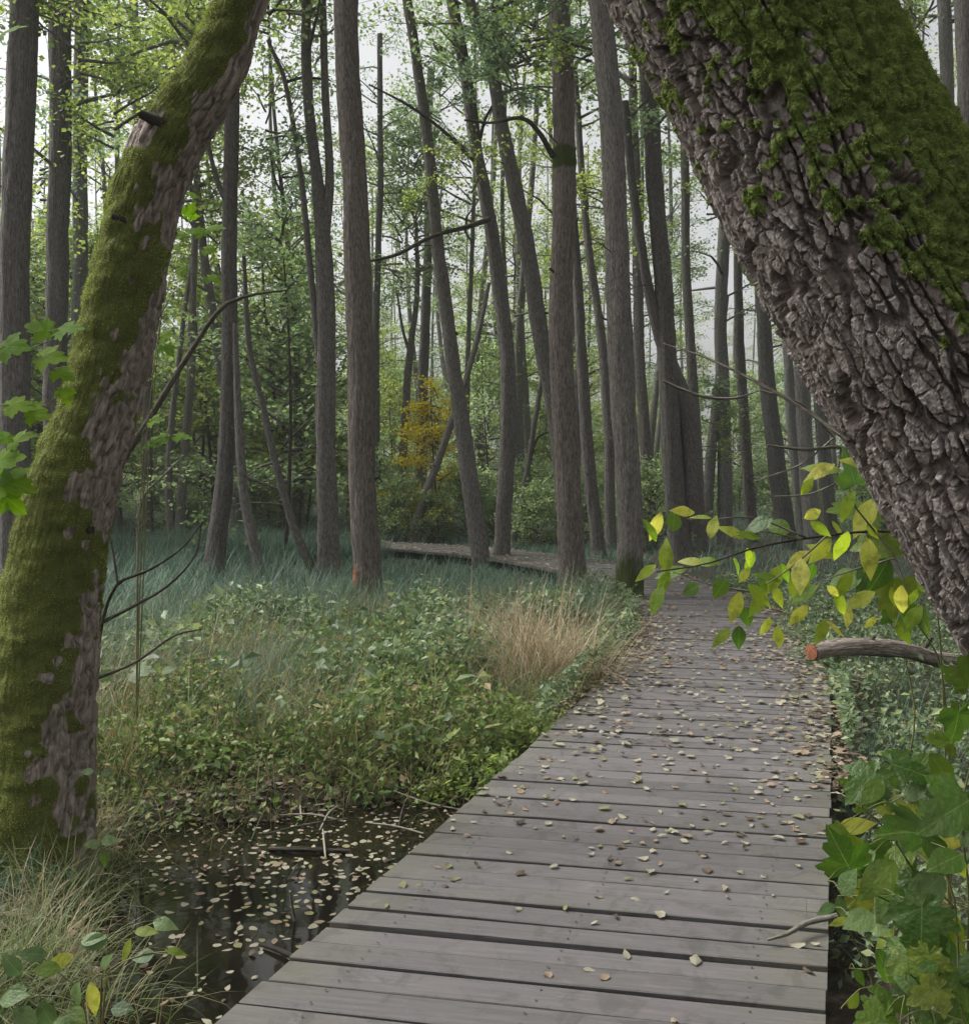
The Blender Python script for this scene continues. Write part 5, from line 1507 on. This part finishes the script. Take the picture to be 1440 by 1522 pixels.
climber('nettle_plant', 'leafy green plant with pointed leaves on the pool bank by the deck corner', (150, 1540), 2.75,
        [[(150, 1480, 2.75), (160, 1420, 2.75), (200, 1385, 2.75), (240, 1368, 2.75)], [(120, 1480, 2.75), (80, 1440, 2.75), (60, 1420, 2.75)], [(160, 1450, 2.7), (210, 1420, 2.7), (250, 1415, 2.7)], [(120, 1500, 2.7), (60, 1480, 2.7), (20, 1500, 2.7)]],
        [(228, 1370, 2.75, 46, 2, 'pale'), (200, 1385, 2.75, 50, 20, 'lime'), (160, 1395, 2.75, 48, 190, 'pale'), (110, 1420, 2.75, 55, 200, 'lime'), (195, 1395, 2.75, 45, -110, 'lime'), (120, 1400, 2.75, 50, 20, 'pale'), (230, 1418, 2.7, 42, 190, 'pale'), (245, 1412, 2.7, 40, 0, 'lime'), (118, 1460, 2.7, 62, -105, 'pale'), (135, 1460, 2.7, 60, -75, 'lime'), (90, 1440, 2.7, 48, 170, 'ovate'), (70, 1420, 2.72, 50, 160, 'pale'), (40, 1470, 2.7, 55, 200, 'ovate'), (60, 1490, 2.7, 60, -60, 'pale'), (100, 1500, 2.65, 50, -20, 'ovate'), (20, 1500, 2.65, 55, -30, 'pale'), (150, 1440, 2.7, 38, 60, 'pale'), (30, 1450, 2.7, 50, 120, 'pale'), (165, 1500, 2.65, 45, 10, 'ovate'), (0, 1490, 2.65, 55, 30, 'pale'), (80, 1520, 2.6, 50, 0, 'pale')], 73)
climber('nettle_plant', 'small pale leaved plant at the water edge below the mossy trunk', (150, 1330), 4.1,
        [[(155, 1300, 4.1), (150, 1260, 4.1)]], [(150, 1250, 4.1, 32, 5, 'pale'), (150, 1255, 4.1, 30, 170, 'pale'), (155, 1265, 4.1, 30, -80, 'ovate'), (150, 1150, 4.2, 24, 10, 'pale'), (140, 1148, 4.2, 26, 170, 'pale')], 74)
climber('bramble', 'low bramble with big flat leaves in the herbs right of the mossy trunk', (190, 1120), 6.4,
        [[(190, 1020, 6.4), (230, 1005, 6.4), (290, 1020, 6.4)], [(200, 1030, 6.4), (160, 1010, 6.4)]],
        [(170, 1000, 6.4, 36, 190, 'ovate'), (200, 998, 6.4, 40, 10, 'lobed'), (270, 1022, 6.4, 40, -5, 'ovate'), (240, 1000, 6.4, 30, 30, 'ovate'), (300, 1030, 6.4, 40, 200, 'lobed')], 75)

# ---- bare shrub, dead wood, log
def deadwood(name, label, paths, mat, cat='branch', rough=0.1, part='stem', base=None):
    bp = np.array(paths[0][0][:3]) if base is None else np.array(base)
    root = thing(name, label, cat, bp)
    for pth in paths:
        q = np.array(pth)
        c = spline(q, 30)
        bm = MB()
        add_tube(bm, c[:, :3] - bp, np.maximum(c[:, 3], 0.0012), 8, rough=float(c[:, 3].mean()) * rough, seed=int(abs(q[0][0]) * 100))
        link(part, bm.mesh(part, mat), root)
    return root
def pw(lst, Y):
    return [[*P(x, y, Y + (e[0] if e else 0)), wd * Y / F / 2] for (x, y, wd, *e) in lst]
deadwood('bare_shrub', 'leafless shrub of thin dark twigs beside the mossy trunk', [
    pw([(125, 1130, 10), (140, 1010, 8), (152, 925, 6), (175, 868, 5), (220, 848, 4), (270, 815, 3), (302, 775, 2)], 5.4),
    pw([(152, 925, 6), (200, 900, 5), (250, 870, 4), (290, 825, 3), (300, 775, 2)], 5.4),
    pw([(175, 868, 4), (168, 820, 3), (160, 770, 2), (190, 700, 1.5)], 5.4),
    pw([(140, 1010, 6), (200, 985, 4), (260, 945, 3), (300, 935, 2)], 5.4)], M['twig'], 'shrub', part='twig')
deadwood('dead_branch', 'pale bare twig bending upward behind the mossy trunk', [pw([(205, 770, 6), (215, 735, 4), (240, 710, 3), (268, 682, 2)], 7.0), pw([(198, 775, 4), (210, 783, 4), (222, 770, 3)], 7.0), pw([(205, 770, 3), (204, 900, 4), (205, 1065, 4)], 7.0)], M['pale_twig'])
deadwood('dead_branch', 'long dead branch leaning diagonally behind the mossy trunk', [pw([(90, 960, 13), (140, 760, 12), (225, 618, 10), (285, 520, 8), (332, 455, 6.5), (375, 438, 5), (428, 431, 3)], 8.2)], M['twig'])
# pale twigs arching under the big leaning trunk
deadwood('dead_branch', 'thin pale twigs arching in front of the trunks under the leaning tree', [
    pw([(1300, 690, 7), (1250, 665, 6), (1200, 668, 5), (1140, 662, 3)], 3.1), pw([(1240, 650, 3), (1190, 690, 3), (1130, 712, 2)], 3.1), pw([(1130, 580, 2), (1090, 592, 4), (1040, 588, 5), (985, 566, 4)], 3.1),
    pw([(1240, 650, 4), (1190, 600, 3.5), (1130, 580, 3)], 3.1), pw([(1300, 690, 7), (1420, 760, 9), (1560, 900, 10), (1640, 1250, 12), (1660, 1330, 13)], 3.1), pw([(1240, 720, 3), (1200, 735, 3), (1150, 738, 2)], 3.1), pw([(1250, 665, 4), (1245, 700, 3), (1240, 720, 3)], 3.1)], M['pale_twig'])
def log_thing():
    Y = 7.2
    e0, e1 = P(1206, 969, Y), P(1490, 985, Y + 0.9)
    pts = np.array([[*e0, 0.072], [*P(1260, 962, Y + .18), 0.070], [*P(1340, 966, Y + .42), 0.074], [*P(1400, 982, Y + .62), 0.066], [*e1, 0.066], [*P(1640, 1000, Y + 1.3), 0.07]])
    sp = spline(pts, 60)
    org = pts[2][:3].copy()
    root = thing('cut_log', 'cut log with a fresh orange end lying beside the boardwalk', 'log', org)
    mb = MB()
    add_tube(mb, sp[:, :3] - org, sp[:, 3] * 0.86, 32, rough=0.016, seed=4, caps=False)
    lg = link('log', mb.mesh('log', M['bark_moss']), root)
    d = unit(sp[0, :3] - sp[3, :3])
    a = unit(np.cross(d, (0, 0, 1)))
    b = np.cross(a, d)
    th = np.linspace(0, 2 * math.pi, 16, endpoint=False)
    ring = sp[0, :3] - org + d * 0.004 + (np.cos(th)[:, None] * a + np.sin(th)[:, None] * b) * 0.060
    V = np.concatenate((ring, [sp[0, :3] - org + d * 0.008]))
    cm = MB().add(V, [np.array([(k, (k + 1) % 16, 16) for k in range(16)])])
    link('cut_face', cm.mesh('cut_face', M['cut'], False), lg)
    for (x, y, dx) in ((1290, 960, 0.0), (1375, 962, 0.01)):
        p = P(x, y, Y + .3) - org
        bm = MB()
        add_tube(bm, np.array((p, p + np.array((0.02, -0.03, 0.05)), p + np.array((0.03, -0.05, 0.09)))), [0.02, 0.016, 0.012], 7)
        link('branch_stub', bm.mesh('branch_stub', M['twig']), root)
    for xx in (1300, 1480):      # low stumps of soil the log rests on
        pass
log_thing()
def ground_stick(name, label, pix, z, wd, mat, cat='branch'):
    pts = [[*G(x, y, z + dz), wd * G(x, y, z)[1] / F / 2 * k] for (x, y, dz, k) in pix]
    return deadwood(name, label, [pts], mat, cat, 0.25)
ground_stick('fallen_branch', 'dark wet branch lying on the mud at the back of the pool', [(250, 1146, .05, .7), (300, 1142, .06, 1), (340, 1139, .07, 1), (388, 1136, .06, .7)], -0.2, 11, M['pale_twig'])
ground_stick('fallen_branch', 'dark stick floating in the pool near the boardwalk edge', [(400, 1262, .0, .7), (450, 1263, .01, 1), (520, 1266, .0, .8)], WATER_Z + 0.01, 9, M['twig'])
deadwood('fallen_branch', 'short pale twig poking out of the water beside the boardwalk', [
    [[*G(432, 1402, WATER_Z - .02), 0.006], [*P(438, 1372, 4.05), 0.006], [*P(434, 1345, 4.0), 0.0055], [*P(431, 1325, 3.95), 0.004]]], M['bleached'])
ground_stick('fallen_branch', 'dark broken stick against the boardwalk edge in the water', [(385, 1404, 0, .6), (412, 1412, .005, 1), (440, 1424, .01, 1)], WATER_Z + 0.01, 8, M['beam'])
ground_stick('fallen_branch', 'curved twig lying on planks at the overgrown boardwalk edge', [(1140, 1398, 0.02, .5), (1170, 1388, .03, .9), (1200, 1372, .035, 1), (1245, 1362, .04, 1)], 0.01, 8, M['pale_twig'])

# ------------------------------------------------------------------ fallen leaves
print('fallen leaves')
def litter_mesh(kindname, seed):
    r = random.Random(seed)
    shape = r.choice((ROUND, OVATE, ROUND))
    pts, V, Pq = [], [], []
    cup, droop, tw = r.uniform(-0.9, 0.9), r.uniform(-0.4, 0.5), r.uniform(-0.5, 0.5)
    sh = shape[::2] + [shape[-1]]
    bendx = r.uniform(-.5, .5)
    nar = r.uniform(.6, 1.0)
    sh = [(a_, b_ * nar) for a_, b_ in sh]
    for (yy, hw) in sh:
        for fx in (-1, -.45, .45, 1):
            xx = hw * fx
            z = 0.35 * cup * xx * xx * 4 * .9 + 1.6 * droop * (yy - .5) ** 2 + 1.3 * tw * xx * (yy - .5) * .6 + r.uniform(-.05, .05)
            V.append((xx * r.uniform(.78, 1.12) + bendx * (yy - .5) ** 2, yy - 0.5 + r.uniform(-.05, .05), z))
    zm = min(v[2] for v in V)
    V = [(a, b, c - zm) for a, b, c in V]
    for k in range(len(sh) - 1):
        for j in range(3):
            Pq.append((k * 4 + j, k * 4 + j + 1, k * 4 + 5 + j, k * 4 + 4 + j))
    return V, np.array(Pq)
LSH = [litter_mesh('x', k) for k in range(16)]
LME = {c: [MB().add(*[LSH[k][0], [LSH[k][1]]]).mesh('fallen_leaf', M['lit_' + c]) for k in range(16)] for c in LIT}
r = random.Random(99)
cols = ['pale'] * 10 + ['tan'] * 5 + ['brown'] * 5 + ['olive'] * 3
cand = []
def deck_pt(s, off):
    p, d = at_s(s)
    return p + np.array((d[1], -d[0], 0)) * off
def add_leaf(s, off):
    p = deck_pt(s, off)
    cand.append((p, r.choice(cols)))
s0 = 7.5   # arc length at which the deck comes into view
for i in range(190):
    s_ = s0 + (r.random()) ** 0.75 * 3.6
    add_leaf(s_, r.uniform(-HALF, HALF) + 0.18 * r.random())
for i in range(420):
    s_ = s0 + 2.2 + 5.6 * r.random() ** 0.8
    add_leaf(s_, r.uniform(-HALF, HALF))
for i in range(760):     # drifts along both edges
    if r.random() < 0.55:
        add_leaf(s0 + 2.5 + 5.5 * r.random(), HALF - abs(r.gauss(0, 0.20)))
    else:
        add_leaf(s0 + 3.6 + 6 * r.random(), -HALF + abs(r.gauss(0, 0.20)))
for cxs, co_ in ((s0 + 1.9, -0.62), (s0 + 1.7, 0.1), (s0 + 3.2, -0.3), (s0 + 4.6, -0.2), (s0 + 2.0, 0.55)):
    for i in range(16):
        add_leaf(cxs + r.gauss(0, .16), co_ + r.gauss(0, .16))
cand = [c for c in cand if c[0][1] > 2.2]
cand.sort(key=lambda c: c[0][1])
names = {'pale': 'pale cream', 'tan': 'tan brown', 'brown': 'dark brown curled', 'olive': 'yellowish green', 'rust': 'rusty orange'}
near = cand[:260]
for p, c in near:
    o = link('fallen_leaf', r.choice(LME[c]), None, (p[0], p[1], 0.004), (r.gauss(0, .12), r.gauss(0, .12), r.uniform(0, 6.28)), r.uniform(0.028, 0.060))
    tag(o, names[c] + ' fallen leaf lying on the grey boardwalk planks', 'leaf', names[c] + ' leaves on the boardwalk')
def litter_stuff(name, label, items, mats):
    mb = MB()
    ks = list(LIT)
    for (p, c, sc, z) in items:
        V, Q = r.choice(LSH)
        a = r.uniform(0, 6.28)
        V = np.array(V) * sc
        ca, sa = math.cos(a), math.sin(a)
        tl = r.gauss(0, .25)
        V = np.stack((V[:, 0] * ca - V[:, 1] * sa, V[:, 0] * sa + V[:, 1] * ca, V[:, 2] + V[:, 0] * tl + abs(tl) * sc * .4), 1)
        mb.add(V + np.array((p[0], p[1], z)), [Q], ks.index(c))
    o = link(name, mb.mesh(name, [M['lit_' + k] for k in ks]))
    return kind(tag(o, label, 'leaves'), 'stuff')
rest = [(p, c, r.uniform(0.036, 0.068), 0.004 + 0.01 * r.random()) for p, c in cand[260:]]
for i in range(2600):    # thick litter farther along the boardwalk
    s_ = s0 + 5.5 + 19 * r.random()
    e = r.random() < 0.55
    off = (r.choice((-1, 1)) * (HALF - abs(r.gauss(0, .2)))) if e else r.uniform(-HALF, HALF)
    rest.append((deck_pt(s_, off), r.choice(['pale', 'tan', 'tan', 'brown', 'brown', 'tan'] if s_ < s0 + 13 else ['pale', 'tan', 'pale']), r.uniform(.03, .075), 0.004 + 0.01 * r.random()))
litter_stuff('leaf_litter', 'scattered tan and brown leaves along the far stretch of boardwalk', rest, None)
# brown drifts beside the deck edges, right on the ground
side = []
for i in range(2200):
    if r.random() < .45:
        p = deck_pt(s0 + 2.6 + 7 * r.random(), HALF + 0.0 + abs(r.gauss(0, .10)))
    else:
        p = deck_pt(s0 + 3.8 + 9 * r.random(), -HALF - 0.02 - abs(r.gauss(0, .14)))
    side.append((p, r.choice(['tan', 'tan', 'brown', 'pale', 'brown']), r.uniform(.04, .07), r.uniform(-0.10, 0.02)))
litter_stuff('leaf_drift', 'brown leaf drift heaped against the boardwalk edges', side, None)
# mud bank litter round the pool
bank = []
while len(bank) < 1500:
    X, Y = r.uniform(-2.6, 0.2), r.uniform(2.8, 6.6)
    sd = float(poly_sd(np.array([X]), np.array([Y]), POOL)[0])
    if -0.12 < sd < 0.55 and path_dist([X], [Y])[0] > 0.86:
        bank.append(((X, Y), r.choice(['tan', 'brown', 'brown', 'pale', 'brown']), r.uniform(.035, .065), float(gz(X, Y)[0]) + 0.004))
litter_stuff('bank_litter', 'brown dead leaves matted on the muddy bank of the pool', bank, None)
# leaves floating on the pool
cnt = 0
FLO = [[(a, b, c * 0.2) for a, b, c in LSH[k][0]] for k in range(16)]
FME = {c: [MB().add(FLO[k], [LSH[k][1]]).mesh('floating_leaf', M['lit_' + c]) for k in range(16)] for c in ('pale', 'olive', 'tan')}
fl_n = {'pale': 'pale buff', 'olive': 'yellowish olive', 'tan': 'light brown'}
taken = []
while cnt < 290:
    cl = (cnt % 3 != 0)
    X, Y = (r.gauss(-0.75, .38), r.gauss(4.45, .42)) if cl else (r.uniform(-1.9, 0.3), r.uniform(3.0, 5.5))
    if float(poly_sd(np.array([X]), np.array([Y]), POOL)[0]) > -0.16 or path_dist([X], [Y])[0] < 0.87:
        continue
    if any((X - a) ** 2 + (Y - b) ** 2 < 0.03 ** 2 for a, b in taken):
        continue
    taken.append((X, Y))
    c = r.choice(['pale', 'pale', 'pale', 'olive', 'tan'])
    o = link('floating_leaf', r.choice(FME[c]), None, (X, Y, WATER_Z + 0.001), (0, 0, r.uniform(0, 6.28)), r.uniform(0.022, 0.055))
    tag(o, fl_n[c] + ' leaf floating on the dark pool water', 'leaf', fl_n[c] + ' leaves afloat on the pool')
    cnt += 1
ms = []
while len(ms) < 420:
    X, Y = r.uniform(-1.95, 0.3), r.uniform(2.9, 5.6)
    if float(poly_sd(np.array([X]), np.array([Y]), POOL)[0]) < -0.03 and path_dist([X], [Y])[0] > 0.87 and (Y > 4.4 or r.random() < .35):
        ms.append(((X, Y), r.choice(['tan', 'brown', 'pale', 'pale', 'brown']), r.uniform(.015, .04), WATER_Z + 0.002))
litter_stuff('floating_litter', 'small leaf scraps floating thickly at the back of the pool', ms, None)
for i in range(12):
    X, Y = r.uniform(-1.8, -0.1), r.uniform(4.3, 5.6)
    if path_dist([X], [Y])[0] < 1.1:
        continue
    a_ = r.uniform(0, 3.14)
    ln_ = r.uniform(.08, .24)
    zz = max(WATER_Z, float(gz(X, Y)[0])) + 0.01
    pts_ = [[X - math.cos(a_) * ln_, Y - math.sin(a_) * ln_ * .6, zz, .004], [X, Y, zz + r.uniform(0, .05), .005], [X + math.cos(a_) * ln_, Y + math.sin(a_) * ln_ * .6, zz + r.uniform(-.01, .09), .003]]
    o = deadwood('dead_twig', 'thin dead twig lying across the leaf strewn back of the pool', [pts_], M['twig'] if r.random() < .6 else M['bleached'], 'twig')
    o['group'] = 'twigs lying at the back of the pool'
print('done')

# ------------------------------------------------------------------ the damp air of the wood
hb = MB()
x0, x1, y0, y1, z0, z1 = -450, 450, -140, 540, -3.0, 22.5
hv_ = [(x0, y0, z0), (x1, y0, z0), (x1, y1, z0), (x0, y1, z0), (x0, y0, z1), (x1, y0, z1), (x1, y1, z1), (x0, y1, z1)]
hb.add(hv_, [np.array([[3, 2, 1, 0], [4, 5, 6, 7], [0, 1, 5, 4], [1, 2, 6, 5], [2, 3, 7, 6], [3, 0, 4, 7]])])
hm, ht, ho = new_mat('haze')
pv = nd(ht, 'ShaderNodeVolumePrincipled')
pv.inputs['Color'].default_value = (0.95, 0.97, 0.95, 1)
pv.inputs['Density'].default_value = 0.0010
pv.inputs['Anisotropy'].default_value = 0.2
ht.links.new(pv.outputs[0], ho.inputs['Volume'])
kind(tag(link('haze', hb.mesh('haze', hm, False)), 'thin pale damp air among the far trees', 'haze'), 'stuff')
